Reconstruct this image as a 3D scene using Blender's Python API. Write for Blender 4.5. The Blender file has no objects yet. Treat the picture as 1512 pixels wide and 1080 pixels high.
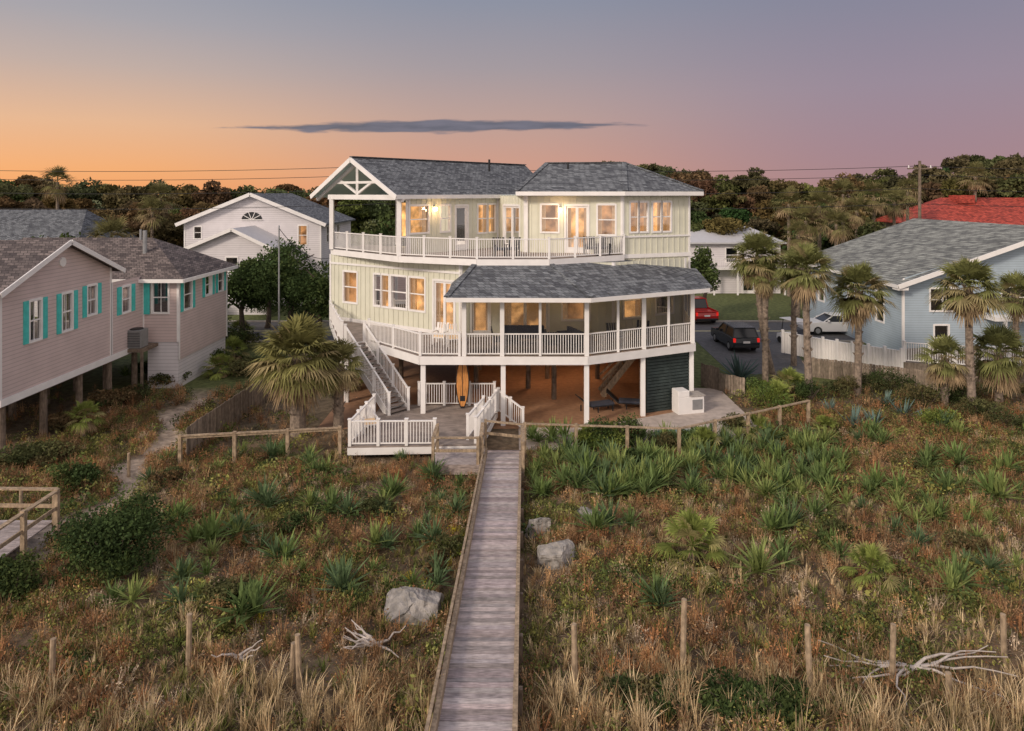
import bpy, math, random, bmesh
import numpy as np
from mathutils import Vector, Matrix
rnd=random.Random(7); rs=np.random.RandomState(5)
F=1008.0; CH=10.9
def gx(px,Y): return (px-756)*Y/F
def gz(py,Y): return CH-(py-285)*Y/F
def hgt(x,y):
    x=np.asarray(x,float); y=np.asarray(y,float)
    base=np.clip((27.5-y)*0.075,0,1.7)
    m=np.clip((29-y)/3,0,1)*np.clip((y+20)/10,0,1)
    b=0.12*np.sin(x*.55+1.3*np.sin(y*.4))+0.09*np.sin(y*.9+x*.35+2)+0.05*np.sin(x*1.7-y*1.1)
    wk=np.clip((np.abs(x+.5)-.7)/1.5,0,1)
    r=base+m*b*wk-m*.06*(1-wk)
    return r
def ground_at(px,py):
    Y=CH*F/(py-285)
    for _ in range(10):
        Y=(CH-float(hgt(gx(px,Y),Y)))*F/(py-285)
    x=gx(px,Y); return x,Y,float(hgt(x,Y))
SC=bpy.context.scene
# ---------------------------------------------------------------- materials
def nd(nt,t,**k):
    n=nt.nodes.new(t)
    for a,b in k.items(): setattr(n,a,b)
    return n
def rgba(c): return (c[0],c[1],c[2],1)
def mat(name,col,var=.15,scale=3,rough=.7,bump=0.0,bscale=25,col2=None,vcol=False,kind=None,metal=0,emit=None,es=0,spec=.3,par=None,bd=.03):
    m=bpy.data.materials.new(name); m.use_nodes=True; nt=m.node_tree; L=nt.links
    b=nt.nodes['Principled BSDF']; b.inputs['Roughness'].default_value=rough; b.inputs['Metallic'].default_value=metal
    b.inputs['Specular IOR Level'].default_value=spec
    tc=nd(nt,'ShaderNodeTexCoord'); no=nd(nt,'ShaderNodeTexNoise'); no.inputs['Scale'].default_value=scale; no.inputs['Detail'].default_value=5
    L.new(tc.outputs['Object'],no.inputs['Vector'])
    rp=nd(nt,'ShaderNodeValToRGB'); e=rp.color_ramp.elements
    c2=col2 or tuple(min(1,c*(1+var)) for c in col)
    c1=col if col2 else tuple(c*(1-var) for c in col)
    e[0].position=.32; e[1].position=.68; e[0].color=rgba(c1); e[1].color=rgba(c2)
    L.new(no.outputs['Fac'],rp.inputs['Fac']); cur=rp.outputs['Color']
    hsrc=None
    def mul(a,bb):
        mx=nd(nt,'ShaderNodeMix',data_type='RGBA',blend_type='MULTIPLY'); mx.inputs[0].default_value=1
        L.new(a,mx.inputs[6]); L.new(bb,mx.inputs[7]); return mx.outputs[2]
    if vcol:
        at=nd(nt,'ShaderNodeAttribute',attribute_name='Col'); cur=mul(cur,at.outputs['Color'])
    if kind=='lap':
        sp=nd(nt,'ShaderNodeSeparateXYZ'); L.new(tc.outputs['Object'],sp.inputs[0])
        dv=nd(nt,'ShaderNodeMath',operation='DIVIDE'); dv.inputs[1].default_value=par or .14; L.new(sp.outputs['Z'],dv.inputs[0])
        fr=nd(nt,'ShaderNodeMath',operation='FRACT'); L.new(dv.outputs[0],fr.inputs[0])
        r2=nd(nt,'ShaderNodeValToRGB'); r2.color_ramp.elements[0].color=(.82,.82,.82,1); r2.color_ramp.elements[1].color=(.5,.5,.5,1)
        r2.color_ramp.elements[1].position=1; q=r2.color_ramp.elements.new(.86); q.color=(1,1,1,1); q=r2.color_ramp.elements.new(.1); q.color=(1,1,1,1)
        L.new(fr.outputs[0],r2.inputs[0]); cur=mul(cur,r2.outputs['Color'])
    if kind=='shingle':
        sp=nd(nt,'ShaderNodeSeparateXYZ'); L.new(tc.outputs['Object'],sp.inputs[0])
        a=nd(nt,'ShaderNodeMath',operation='MULTIPLY_ADD'); a.inputs[1].default_value=.6; L.new(sp.outputs['Y'],a.inputs[0]); L.new(sp.outputs['X'],a.inputs[2])
        z=nd(nt,'ShaderNodeMath',operation='MULTIPLY'); z.inputs[1].default_value=2.3; L.new(sp.outputs['Z'],z.inputs[0])
        cb=nd(nt,'ShaderNodeCombineXYZ'); L.new(a.outputs[0],cb.inputs[0]); L.new(z.outputs[0],cb.inputs[1])
        br=nd(nt,'ShaderNodeTexBrick'); L.new(cb.outputs[0],br.inputs['Vector'])
        br.inputs['Scale'].default_value=1; br.inputs['Brick Width'].default_value=.3; br.inputs['Row Height'].default_value=.2
        br.inputs['Mortar Size'].default_value=.014; br.inputs['Color1'].default_value=(.5,.5,.53,1); br.inputs['Color2'].default_value=(1.5,1.5,1.48,1)
        br.inputs['Mortar'].default_value=(.35,.35,.35,1); cur=mul(cur,br.outputs['Color']); hsrc=br.outputs['Color']
        n3=nd(nt,'ShaderNodeTexNoise'); n3.inputs['Scale'].default_value=.7; L.new(tc.outputs['Object'],n3.inputs['Vector'])
        r3=nd(nt,'ShaderNodeValToRGB'); r3.color_ramp.elements[0].color=(.75,.75,.75,1); r3.color_ramp.elements[1].color=(1.15,1.15,1.12,1)
        L.new(n3.outputs['Fac'],r3.inputs[0]); cur=mul(cur,r3.outputs['Color'])
    if kind=='grain':
        mp=nd(nt,'ShaderNodeMapping'); mp.inputs['Scale'].default_value=par or (1,12,12); L.new(tc.outputs['Object'],mp.inputs[0])
        n3=nd(nt,'ShaderNodeTexNoise'); n3.inputs['Scale'].default_value=3; n3.inputs['Detail'].default_value=7; L.new(mp.outputs[0],n3.inputs['Vector'])
        r3=nd(nt,'ShaderNodeValToRGB'); r3.color_ramp.elements[0].position=.3; r3.color_ramp.elements[1].position=.7
        r3.color_ramp.elements[0].color=(.55,.55,.55,1); r3.color_ramp.elements[1].color=(1.2,1.2,1.2,1)
        L.new(n3.outputs['Fac'],r3.inputs[0]); cur=mul(cur,r3.outputs['Color']); hsrc=n3.outputs['Fac']
    L.new(cur,b.inputs['Base Color'])
    if bump>0:
        bp=nd(nt,'ShaderNodeBump'); bp.inputs['Strength'].default_value=bump; bp.inputs['Distance'].default_value=bd
        if hsrc is None:
            n2=nd(nt,'ShaderNodeTexNoise'); n2.inputs['Scale'].default_value=bscale; n2.inputs['Detail'].default_value=5
            L.new(tc.outputs['Object'],n2.inputs['Vector']); hsrc=n2.outputs['Fac']
        L.new(hsrc,bp.inputs['Height']); L.new(bp.outputs[0],b.inputs['Normal'])
    if emit:
        b.inputs['Emission Strength'].default_value=es
        if kind=='glow':
            r4=nd(nt,'ShaderNodeValToRGB'); r4.color_ramp.elements[0].position=.4; r4.color_ramp.elements[1].position=.66
            r4.color_ramp.elements[0].color=rgba(tuple(c*.22 for c in emit)); r4.color_ramp.elements[1].color=rgba(emit)
            L.new(no.outputs['Fac'],r4.inputs[0]); L.new(r4.outputs[0],b.inputs['Emission Color'])
        else: b.inputs['Emission Color'].default_value=rgba(emit)
    return m
def leafmat(name,tr=.2):
    m=bpy.data.materials.new(name); m.use_nodes=True; nt=m.node_tree; L=nt.links; nt.nodes.clear()
    o=nd(nt,'ShaderNodeOutputMaterial'); at=nd(nt,'ShaderNodeAttribute',attribute_name='Col'); d=nd(nt,'ShaderNodeBsdfDiffuse'); t=nd(nt,'ShaderNodeBsdfTranslucent')
    L.new(at.outputs['Color'],d.inputs[0]); L.new(at.outputs['Color'],t.inputs[0]); ms=nd(nt,'ShaderNodeMixShader'); ms.inputs[0].default_value=tr
    L.new(d.outputs[0],ms.inputs[1]); L.new(t.outputs[0],ms.inputs[2]); L.new(ms.outputs[0],o.inputs[0]); return m
def glassmat(name,refl=.22,tint=(.85,.85,.85)):
    m=bpy.data.materials.new(name); m.use_nodes=True; nt=m.node_tree; L=nt.links; nt.nodes.clear()
    o=nd(nt,'ShaderNodeOutputMaterial'); t=nd(nt,'ShaderNodeBsdfTransparent'); t.inputs[0].default_value=rgba(tint)
    g=nd(nt,'ShaderNodeBsdfGlossy'); g.inputs['Roughness'].default_value=.03; g.inputs[0].default_value=(.9,.9,.9,1)
    f=nd(nt,'ShaderNodeFresnel'); f.inputs[0].default_value=1.5
    a=nd(nt,'ShaderNodeMath',operation='ADD'); a.inputs[1].default_value=refl; L.new(f.outputs[0],a.inputs[0])
    ms=nd(nt,'ShaderNodeMixShader'); L.new(a.outputs[0],ms.inputs[0]); L.new(t.outputs[0],ms.inputs[1]); L.new(g.outputs[0],ms.inputs[2]); L.new(ms.outputs[0],o.inputs[0]); return m
def screenmat():
    m=bpy.data.materials.new('insect_screen'); m.use_nodes=True; nt=m.node_tree; L=nt.links; nt.nodes.clear()
    o=nd(nt,'ShaderNodeOutputMaterial'); t=nd(nt,'ShaderNodeBsdfTransparent'); d=nd(nt,'ShaderNodeBsdfDiffuse'); d.inputs[0].default_value=(.035,.035,.04,1)
    ms=nd(nt,'ShaderNodeMixShader'); ms.inputs[0].default_value=.55; L.new(t.outputs[0],ms.inputs[1]); L.new(d.outputs[0],ms.inputs[2]); L.new(ms.outputs[0],o.inputs[0]); return m
M={}
M['white']=mat('white_paint',(.80,.78,.765),.05,2,.5)
M['green']=mat('pale_green_siding',(.655,.65,.535),.05,1.5,.6)
M['roof']=mat('grey_shingle',(.14,.15,.165),.25,9,.85,.6,kind='shingle')
M['roofbrown']=mat('brown_shingle',(.14,.115,.11),.25,9,.85,.6,kind='shingle')
M['roofgrey2']=mat('weathered_shingle',(.24,.25,.235),.2,7,.85,.5,kind='shingle')
M['roofred']=mat('red_roof',(.38,.065,.045),.15,5,.7,.3,kind='shingle')
M['roofwhite']=mat('pale_metal_roof',(.5,.5,.52),.06,3,.5)
M['pink']=mat('pink_lap_siding',(.60,.49,.47),.06,1.2,.7,kind='lap',par=.17)
M['bluelap']=mat('blue_lap_siding',(.38,.46,.53),.06,1.2,.7,kind='lap',par=.16)
M['whitelap']=mat('white_lap_siding',(.68,.65,.67),.05,1.2,.7,kind='lap',par=.2)
M['teal']=mat('teal_paint',(.08,.54,.50),.1,4,.5)
M['ceil']=mat('pale_blue_ceiling',(.45,.58,.57),.04,2,.6)
M['deck']=mat('deck_boards',(.30,.25,.22),.2,2,.8,.2,kind='grain')
M['tan']=mat('weathered_tan_timber',(.37,.28,.19),.2,3,.85,.4,kind='grain',par=(4,4,2))
M['pile']=mat('timber_pile',(.19,.145,.11),.3,4,.9,.5,kind='grain',par=(6,6,1))
M['plank']=mat('grey_weathered_plank',(.43,.375,.365),.16,6,.85,.5,vcol=True,kind='grain',par=(1.5,14,8))
M['fence']=mat('fence_boards',(.22,.18,.145),.2,6,.9,.4,vcol=True,kind='grain',par=(8,8,1))
M['glass']=glassmat('window_glass',.12)
M['screen']=screenmat()
M['int1']=mat('lit_room',(.3,.2,.12),.5,1.3,.8,kind='glow',emit=(1.0,.50,.17),es=1.6)
M['int2']=mat('dim_room',(.15,.1,.07),.5,1.1,.8,kind='glow',emit=(.95,.43,.15),es=.95)
M['dark']=mat('dark_room',(.03,.032,.035),.4,1,.6)
M['curt']=mat('curtain',(.55,.42,.28),.15,6,.9,emit=(1,.6,.3),es=.25)  # emission puts warm lamplight into the cloth itself
M['lamp']=mat('lamp_glow',(1,.8,.5),.02,1,.5,emit=(1,.66,.3),es=12)
M['black']=mat('black_metal',(.02,.02,.022),.2,4,.5)
M['slat']=mat('dark_green_slats',(.04,.055,.053),.25,3,.7)
M['concrete']=mat('concrete',(.36,.33,.30),.14,2.5,.9,.25)
M['paver']=mat('pool_pavers',(.43,.37,.33),.15,3,.85,.2)
M['asphalt']=mat('asphalt',(.11,.108,.11),.2,3,.9,.3,60)
M['line']=mat('road_paint',(.55,.5,.3),.1,6,.8)
M['brown']=mat('brown_stucco',(.24,.13,.07),.15,2,.8,.2)
M['rug']=mat('floor_tile',(.30,.17,.10),.15,4,.7)
M['pool']=mat('pool_water',(.03,.13,.13),.1,3,.05,.1,8,spec=.6)
M['rock']=mat('boulder_rock',(.17,.16,.15),.5,3.5,.95,1.0,5,col2=(.42,.39,.36),bd=.12)
M['leaf']=leafmat('foliage',.22)
M['grass']=leafmat('dry_grass',.2)
M['trunk']=mat('palm_trunk',(.24,.19,.15),.4,7,.95,.9,14)
M['bark']=mat('bark',(.09,.07,.055),.35,6,.95,.7,14)
M['drift']=mat('driftwood',(.46,.41,.37),.25,6,.9,.4)
M['ground']=mat('dune_ground',(.55,.55,.55),.35,3.2,.95,.9,14,col2=(1.3,1.3,1.3),vcol=True,bd=.06)
M['surf']=mat('surfboard_wood',(.62,.28,.09),.15,2,.25,kind='grain',par=(10,10,1))
M['rust']=mat('car_red',(.45,.015,.012),.03,1,.25,spec=.6)
M['carblk']=mat('car_black',(.025,.03,.035),.03,1,.22,spec=.6)
M['carwht']=mat('car_white',(.7,.7,.7),.03,1,.3,spec=.5)
M['cglass']=mat('car_glass',(.015,.018,.022),.1,1,.12,spec=.5)
M['tyre']=mat('tyre',(.02,.02,.02),.2,5,.9)
M['tail']=mat('tail_light',(.5,.01,.01),.05,1,.3,emit=(1,.03,.02),es=.5)
M['cush']=mat('dark_cushion',(.05,.055,.075),.2,4,.9)
M['metal']=mat('grey_metal',(.35,.36,.37),.1,4,.4,metal=.5)
M['acgrey']=mat('ac_unit_grey',(.22,.22,.22),.1,4,.6)
# ---------------------------------------------------------------- builders
class Part:
    def __init__(s,mat): s.v=[];s.f=[];s.c=[];s.mat=mat;s.col=(1,1,1)
    def add(s,vs,fs):
        n=len(s.v); s.v+= [tuple(v) for v in vs]; s.f+=[tuple(i+n for i in f) for f in fs]; s.c+=[s.col]*len(vs)
    def hexa(s,vs): s.add(vs,[(0,3,2,1),(4,5,6,7),(0,1,5,4),(1,2,6,5),(2,3,7,6),(3,0,4,7)])
    def box(s,x0,x1,y0,y1,z0,z1): s.hexa([(x0,y0,z0),(x1,y0,z0),(x1,y1,z0),(x0,y1,z0),(x0,y0,z1),(x1,y0,z1),(x1,y1,z1),(x0,y1,z1)])
    def beam(s,p,q,w,h):
        p=Vector(p);q=Vector(q);d=(q-p).normalized()
        sd=Vector((1,0,0)) if abs(d.z)>.97 else d.cross(Vector((0,0,1))).normalized()
        up=sd.cross(d).normalized(); a=sd*w/2;b=up*h/2
        s.hexa([p-a-b,p+a-b,q+a-b,q-a-b,p-a+b,p+a+b,q+a+b,q-a+b])
    def post(s,x,y,z0,z1,w): s.box(x-w/2,x+w/2,y-w/2,y+w/2,z0,z1)
    def cyl(s,p,q,r0,r1,n=10):
        p=Vector(p);q=Vector(q);d=(q-p).normalized()
        a=d.orthogonal().normalized();b=d.cross(a)
        vs=[];
        for c,r in((p,r0),(q,r1)):
            for i in range(n):
                t=2*math.pi*i/n; vs.append(c+(a*math.cos(t)+b*math.sin(t))*r)
        s.add(vs,[(i,(i+1)%n,n+(i+1)%n,n+i) for i in range(n)]+[tuple(range(n))[::-1],tuple(range(n,2*n))])
    def prism(s,poly,z0,z1):
        n=len(poly); s.add([(x,y,z0) for x,y in poly]+[(x,y,z1) for x,y in poly],[tuple(range(n))[::-1],tuple(range(n,2*n))]+[(i,(i+1)%n,n+(i+1)%n,n+i) for i in range(n)])
    def poly(s,pts): s.add(pts,[tuple(range(len(pts)))])
    def slab(s,pts,th):
        n=len(pts); s.add([(p[0],p[1],p[2]) for p in pts]+[(p[0],p[1],p[2]-th) for p in pts],[tuple(range(n)),tuple(range(n,2*n))[::-1]]+[(i,(i+1)%n,n+(i+1)%n,n+i) for i in range(n)])
    def profx(s,prof,x0,x1,inset=0):
        n=len(prof); s.add([(x0,y,z) for y,z in prof]+[(x1,y,z) for y,z in prof],[tuple(range(n))[::-1],tuple(range(n,2*n))]+[(i,(i+1)%n,n+(i+1)%n,n+i) for i in range(n)])
class Obj:
    def __init__(s,name,loc=(0,0,0),rz=0): s.name=name;s.parts={};s.loc=loc;s.rz=rz
    def p(s,part,m=None):
        if part not in s.parts: s.parts[part]=Part(m)
        return s.parts[part]
    def build(s,bev=0,smooth=False):
        single=len(s.parts)==1
        em=None
        if not single:
            em=bpy.data.objects.new(s.name,None); SC.collection.objects.link(em); em.location=s.loc; em.rotation_euler=(0,0,s.rz)
        for k,P in s.parts.items():
            me=bpy.data.meshes.new(k); me.from_pydata(P.v,[],P.f); me.materials.append(M[P.mat])
            if P.mat in('plank','fence'):
                at=me.color_attributes.new('Col','FLOAT_COLOR','POINT'); at.data.foreach_set('color',np.array([(c[0],c[1],c[2],1) for c in P.c],dtype=np.float32).ravel())
            bm=bmesh.new(); bm.from_mesh(me); bmesh.ops.recalc_face_normals(bm,faces=bm.faces); bm.to_mesh(me); bm.free()
            if smooth:
                for f in me.polygons: f.use_smooth=True
            ob=bpy.data.objects.new(s.name if single else k,me); SC.collection.objects.link(ob)
            if single: ob.location=s.loc; ob.rotation_euler=(0,0,s.rz)
            else: ob.parent=em
            if bev:
                bv=ob.modifiers.new('b','BEVEL'); bv.width=bev; bv.segments=2; bv.limit_method='ANGLE'
            if single: em=ob
        return em
def npmesh(name,V,Q,C,m,parent=None):
    V=np.asarray(V,np.float32);Q=np.asarray(Q,np.int32);C=np.asarray(C,np.float32)
    me=bpy.data.meshes.new(name); me.vertices.add(len(V)); me.vertices.foreach_set('co',V.ravel())
    me.loops.add(Q.size); me.loops.foreach_set('vertex_index',Q.ravel()); me.polygons.add(len(Q))
    me.polygons.foreach_set('loop_start',np.arange(0,Q.size,4,dtype=np.int32)); me.update(calc_edges=True)
    at=me.color_attributes.new('Col','FLOAT_COLOR','POINT'); cc=np.ones((len(V),4),np.float32); cc[:,:3]=C; at.data.foreach_set('color',cc.ravel())
    me.materials.append(M[m]); ob=bpy.data.objects.new(name,me); SC.collection.objects.link(ob)
    if parent: ob.parent=parent
    return ob
def rail(o,pts,h=1.02,bal=.12,posts=1.9,pm='white',name='railing',pw=.12,th=.032,tall=.08,skip0=False):
    p=o.p(name,pm); first=not skip0
    for a,b in zip(pts[:-1],pts[1:]):
        a=Vector(a);b=Vector(b);d=b-a;L=math.hypot(d.x,d.y)
        n=max(1,round(L/posts))
        for i in range(0 if first else 1,n+1):
            c=a+d*i/n; p.post(c.x,c.y,c.z,c.z+h+tall,pw); p.post(c.x,c.y,c.z+h+tall,c.z+h+tall+.03,pw+.04)
        first=False
        up=Vector((0,0,1)); p.beam(a+up*h,b+up*h,.09,.05); p.beam(a+up*.1,b+up*.1,.05,.05)
        if bal:
            k=int(L/bal)
            for i in range(1,k):
                c=a+d*i/k; p.post(c.x,c.y,c.z+.12,c.z+h-.03,th)
class Wall:
    def __init__(s,o,P0,P1,z0,z1):
        s.o=o;s.P=Vector((P0[0],P0[1]));q=Vector((P1[0],P1[1]))-s.P;s.L=q.length;s.d=q/s.L;s.n=Vector((s.d.y,-s.d.x));s.z0=z0;s.z1=z1
    def t(s,px):
        k=(px-756)/F; return (k*s.P.y-s.P.x)/(s.d.x-k*s.d.y)
    def pt(s,t,z,o): 
        v=s.P+s.d*t+s.n*o; return (v.x,v.y,z)
    def ob(s,part,t0,t1,z0,z1,o0,o1):
        part.hexa([s.pt(t0,z0,o0),s.pt(t1,z0,o0),s.pt(t1,z0,o1),s.pt(t0,z0,o1),s.pt(t0,z1,o0),s.pt(t1,z1,o0),s.pt(t1,z1,o1),s.pt(t0,z1,o1)])
    def make(s,ops,wm,batten=None,tag='',lit=('int1','int2'),trim='white',shut=None,corner=True,gbars=False):
        o=s.o;w=o.p('walls'+tag,wm)
        ts=sorted({0,s.L}|{x for a in ops for x in a[:2]}); zs=sorted({s.z0,s.z1}|{x for a in ops for x in a[2:4]})
        for a,b in zip(ts[:-1],ts[1:]):
            for c,e in zip(zs[:-1],zs[1:]):
                tm=(a+b)/2;zm=(c+e)/2
                if any(x[0]<tm<x[1] and x[2]<zm<x[3] for x in ops): continue
                w.poly([s.pt(a,c,0),s.pt(b,c,0),s.pt(b,e,0),s.pt(a,e,0)])
        if batten:
            n=int(s.L/batten)
            for i in range(1,n):
                t=s.L*i/n; zc=[(s.z0,s.z1)]
                for x in ops:
                    if x[0]-.14<t<x[1]+.14:
                        nz=[]
                        for (c,e) in zc:
                            if x[2]-.14>c: nz.append((c,min(e,x[2]-.14)))
                            if x[3]+.14<e: nz.append((max(c,x[3]+.14),e))
                        zc=nz
                for c,e in zc:
                    if e-c>.05: s.ob(w,t-.028,t+.028,c,e,.001,.03)
        T=o.p('trim'+tag,trim)
        if corner:
            s.ob(T,-.02,.10,s.z0,s.z1,.002,.035); s.ob(T,s.L-.10,s.L+.02,s.z0,s.z1,.002,.035)
        for i,x in enumerate(ops):
            t0,t1,a,b=x[:4];k=x[4] if len(x)>4 else 'w'
            fw=.10
            s.ob(T,t0-fw,t0,a-fw,b+fw,-.12,.04); s.ob(T,t1,t1+fw,a-fw,b+fw,-.12,.04)
            s.ob(T,t0,t1,b,b+fw+.02,-.12,.045); s.ob(T,t0,t1,a-fw,a,-.12,.05)
            if k=='w': s.ob(T,t0,t1,(a+b)/2-.03,(a+b)/2+.03,-.1,-.02)
            if gbars:
                tm=(t0+t1)/2; s.ob(T,tm-.015,tm+.015,a,b,-.1,-.04)
            if k in('d','dd'):
                s.ob(T,t0,t0+.09,a,b,-.1,-.02); s.ob(T,t1-.09,t1,a,b,-.1,-.02); s.ob(T,t0+.09,t1-.09,a,a+.22,-.1,-.02); s.ob(T,t0+.09,t1-.09,b-.1,b,-.1,-.02)
            if k=='dd': s.ob(T,(t0+t1)/2-.08,(t0+t1)/2+.08,a+.22,b-.1,-.1,-.02)
            G=o.p('window_glass'+tag,'glass'); G.poly([s.pt(t0,a,-.06),s.pt(t1,a,-.06),s.pt(t1,b,-.06),s.pt(t0,b,-.06)])
            im=lit[i%len(lit)]; I=o.p('interior_'+im+tag,im)
            I.poly([s.pt(t0-.3,a-.2,-.55),s.pt(t1+.3,a-.2,-.55),s.pt(t1+.3,b+.2,-.55),s.pt(t0-.3,b+.2,-.55)])
            if im!='dark':
                cw=(t1-t0)*.2; C=o.p('curtains'+tag,'curt')
                for (c0,c1) in((t0-.05,t0+cw),(t1-cw,t1+.05)):
                    n=6
                    for j in range(n):
                        u0=c0+(c1-c0)*j/n;u1=c0+(c1-c0)*(j+1)/n;o0=-.22-.04*(j%2);o1=-.22-.04*((j+1)%2)
                        C.poly([s.pt(u0,a-.1,o0),s.pt(u1,a-.1,o1),s.pt(u1,b+.1,o1),s.pt(u0,b+.1,o0)])
            if shut:
                S=o.p('shutters',shut); sw=x[5] if len(x)>5 else .38
                for c0,c1 in((t0-fw-sw,t0-fw-.01),(t1+fw+.01,t1+fw+sw)):
                    s.ob(S,c0,c1,a-.08,b+.08,.003,.05)
                    for q in range(int((b-a)/.12)): s.ob(S,c0+.05,c1-.05,a+.02+q*.12,a+.08+q*.12,.05,.062)
def plight(name,loc,e,col,r=.12):
    l=bpy.data.lights.new(name,'POINT'); l.energy=e; l.color=col; l.shadow_soft_size=r; ob=bpy.data.objects.new(name,l); ob.location=loc; SC.collection.objects.link(ob)
# ================================================================= BEACH HOUSE
H=Obj('beach_house')
UZ=7.5; DZ=3.3; EZ=10.75
A=Vector((-6.1,36.9)); u=Vector((-.743,.669)); v=Vector((.669,.743))
def wp(t,s,z): 
    q=A+u*t+v*s; return (q.x,q.y,z)
C1=(-5.77,37.27);K=(-.88,42.7);G=(.74,39.1);D=(6.1,37.7);E=(10.2,39.2);E2=(9.9,46.5)
w=Wall(H,C1,K,UZ,EZ)
def op(w,a,b,z0,z1,k='w'): return (w.t(a),w.t(b),z0,z1,k)
w.make([op(w,605,632,8.7,10.15,'w'),op(w,651,664,8.7,10.15,'w'),op(w,673,690,7.62,10.1,'d'),op(w,706,719,8.5,10.15,'w'),op(w,721,731,8.5,10.15,'w')],'green',.36,lit=('int1','int1','int2'))
w=Wall(H,K,G,UZ,EZ); w.make([op(w,744,767,7.62,10.1,'dd')],'green',.4,lit=('dark',))
w=Wall(H,G,D,UZ,EZ+.1); w.make([op(w,800,824,8.7,10.2,'w'),op(w,836,868,7.62,10.15,'dd'),op(w,883,908,8.6,10.2,'w')],'green',.36,lit=('int2','int1'))
w=Wall(H,D,E,DZ,EZ+.1)
w.make([op(w,931,942,8.75,10.35),op(w,944,956,8.75,10.35),op(w,964,976,8.75,10.35),op(w,978,990,8.75,10.35),op(w,940,965,4.0,5.7)],'green',.36,lit=('int1','int2','int2','int1'))
T=H.p('trim','white'); w.ob(T,-.05,w.L+.05,7.28,7.5,.04,.07); w.ob(T,-.05,w.L+.05,8.42,8.52,.04,.065)
w=Wall(H,E,E2,0,EZ+.1); w.make([(2,3,8.7,10.2),(4.5,5.5,8.7,10.2)],'green',.4)
BK=(-.3,49.5); BL=(-7.3,47.2)
for P0,P1 in((E2,BK),(BK,BL),(BL,C1)):
    w=Wall(H,P0,P1,UZ,EZ); w.make([],'green',.4)
H.p('ceiling','ceil').prism([C1,K,G,D,E,E2,BK,BL],EZ-.04,EZ-.01)
for (px,y,P0,P1) in((641,10.0,C1,K),(828,9.95,G,D)):
    w=Wall(H,P0,P1,0,1); t=w.t(px); w.ob(H.p('lantern_bracket','black'),t-.06,t+.06,y+.1,y+.16,.0,.22); w.ob(H.p('wall_lamps','lamp'),t-.05,t+.05,y-.12,y+.1,.06,.2)
    plight('wall_lamp_light',w.pt(t,y-.1,.5),20,(1,.62,.3),.08)
R=H.p('roof','roof'); tA,tB=-.35,8.0; tm=(tA+tB)/2; RZ=12.95; EVZ=10.78
R.slab([wp(tA,-.45,EVZ),wp(tA,13,EVZ),wp(tm,14.8,RZ),wp(tm,-.45,RZ)],.14)
R.slab([wp(tB,-.45,EVZ),wp(tm,-.45,RZ),wp(tm,14.8,RZ),wp(tB,14.8,EVZ)],.14)
U=H.p('porch_ceiling','ceil'); U.poly([wp(tA+.1,-.35,EVZ-.17),wp(tA+.1,12,EVZ-.17),wp(tm,12,RZ-.2),wp(tm,-.35,RZ-.2)]); U.poly([wp(tB-.1,-.35,EVZ-.17),wp(tB-.1,12,EVZ-.17),wp(tm,12,RZ-.2),wp(tm,-.35,RZ-.2)])
def gzt(t): return EVZ+(RZ-EVZ)*(1-abs(t-tm)/((tB-tA)/2))
H.p('gable_wall','ceil').poly([wp(tA+.2,4.2,EVZ-.1),wp(tm,4.2,RZ-.25),wp(tB-.2,4.2,EVZ-.1)])
for (a,b) in((tA,tm),(tB,tm)):
    T.beam(wp(a,-.48,gzt(a)-.14),wp(b,-.48,gzt(b)-.14),.06,.26)
    T.beam(wp(a,.0,gzt(a)-.3),wp(b,.0,gzt(b)-.3),.14,.2)
T.beam(wp(0,0,EZ-.1),wp(6.7,0,EZ-.1),.2,.28)
T.beam(wp(1.9,0,11.5),wp(2*tm-1.9,0,11.5),.12,.14)
T.beam(wp(tm,0,EZ),wp(tm,0,RZ-.3),.14,.14)
for sgn in(-1,1): T.beam(wp(tm,0.02,10.85),wp(tm+sgn*1.75,0.02,gzt(tm+1.75)-.38),.12,.13)
T.beam(wp(tA,-.45,EVZ-.1),wp(tA,11.5,EVZ-.1),.05,.22)
for (a,b) in((0,0),(6.43,0),(3.3,4.0),(6.43,5)): T.post(*wp(a,b,0)[:2],UZ,EZ,.24)
T.beam(wp(6.43,0.1,EZ-.12),wp(6.43,8,EZ-.12),.19,.26); T.beam(wp(0,0.1,EZ-.12),wp(0,.6,EZ-.12),.19,.26)
for (px,P0,P1) in((603,C1,K),(779,G,D)):
    w=Wall(H,P0,P1,0,1); t=w.t(px); w.ob(T,t-.04,t+.04,UZ,EZ,.03,.12)
ez=11.0; hz=12.75
Gp=(.25,38.45,ez);Dp=(6.15,37.1,ez);Ep=(10.9,38.9,ez);E2p=(10.4,47.1,ez);G2p=(.25,47.1,ez);R1=(2.2,42.6,hz);R2=(6.9,42.0,hz)
for f in([Gp,Dp,R2,R1],[Dp,Ep,R2],[Ep,E2p,R2],[E2p,G2p,R1,R2],[G2p,Gp,R1]): R.slab(f,.12)
for a,b in((Gp,Dp),(Dp,Ep),(Ep,E2p),(G2p,Gp)):
    T.beam((a[0],a[1],ez-.14),(b[0],b[1],ez-.14),.06,.22)
H.p('soffit','white').prism([p[:2] for p in(Gp,Dp,Ep,E2p,G2p)],ez-.27,ez-.24)
RD=H.p('ridge_caps','roof')
for a,b in((R1,R2),(R2,Dp),(R2,Ep),(R1,Gp),(wp(tm,-.45,RZ),wp(tm,14.8,RZ))): RD.beam((a[0],a[1],a[2]+.03),(b[0],b[1],b[2]+.03),.28,.05)
H.p('roof_vents','black').cyl((-1.5,45,12.3),(-1.5,45,13.1),.07,.07); H.p('roof_vents').cyl((3.4,41.5,12),(3.4,41.5,12.75),.06,.06)
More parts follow.
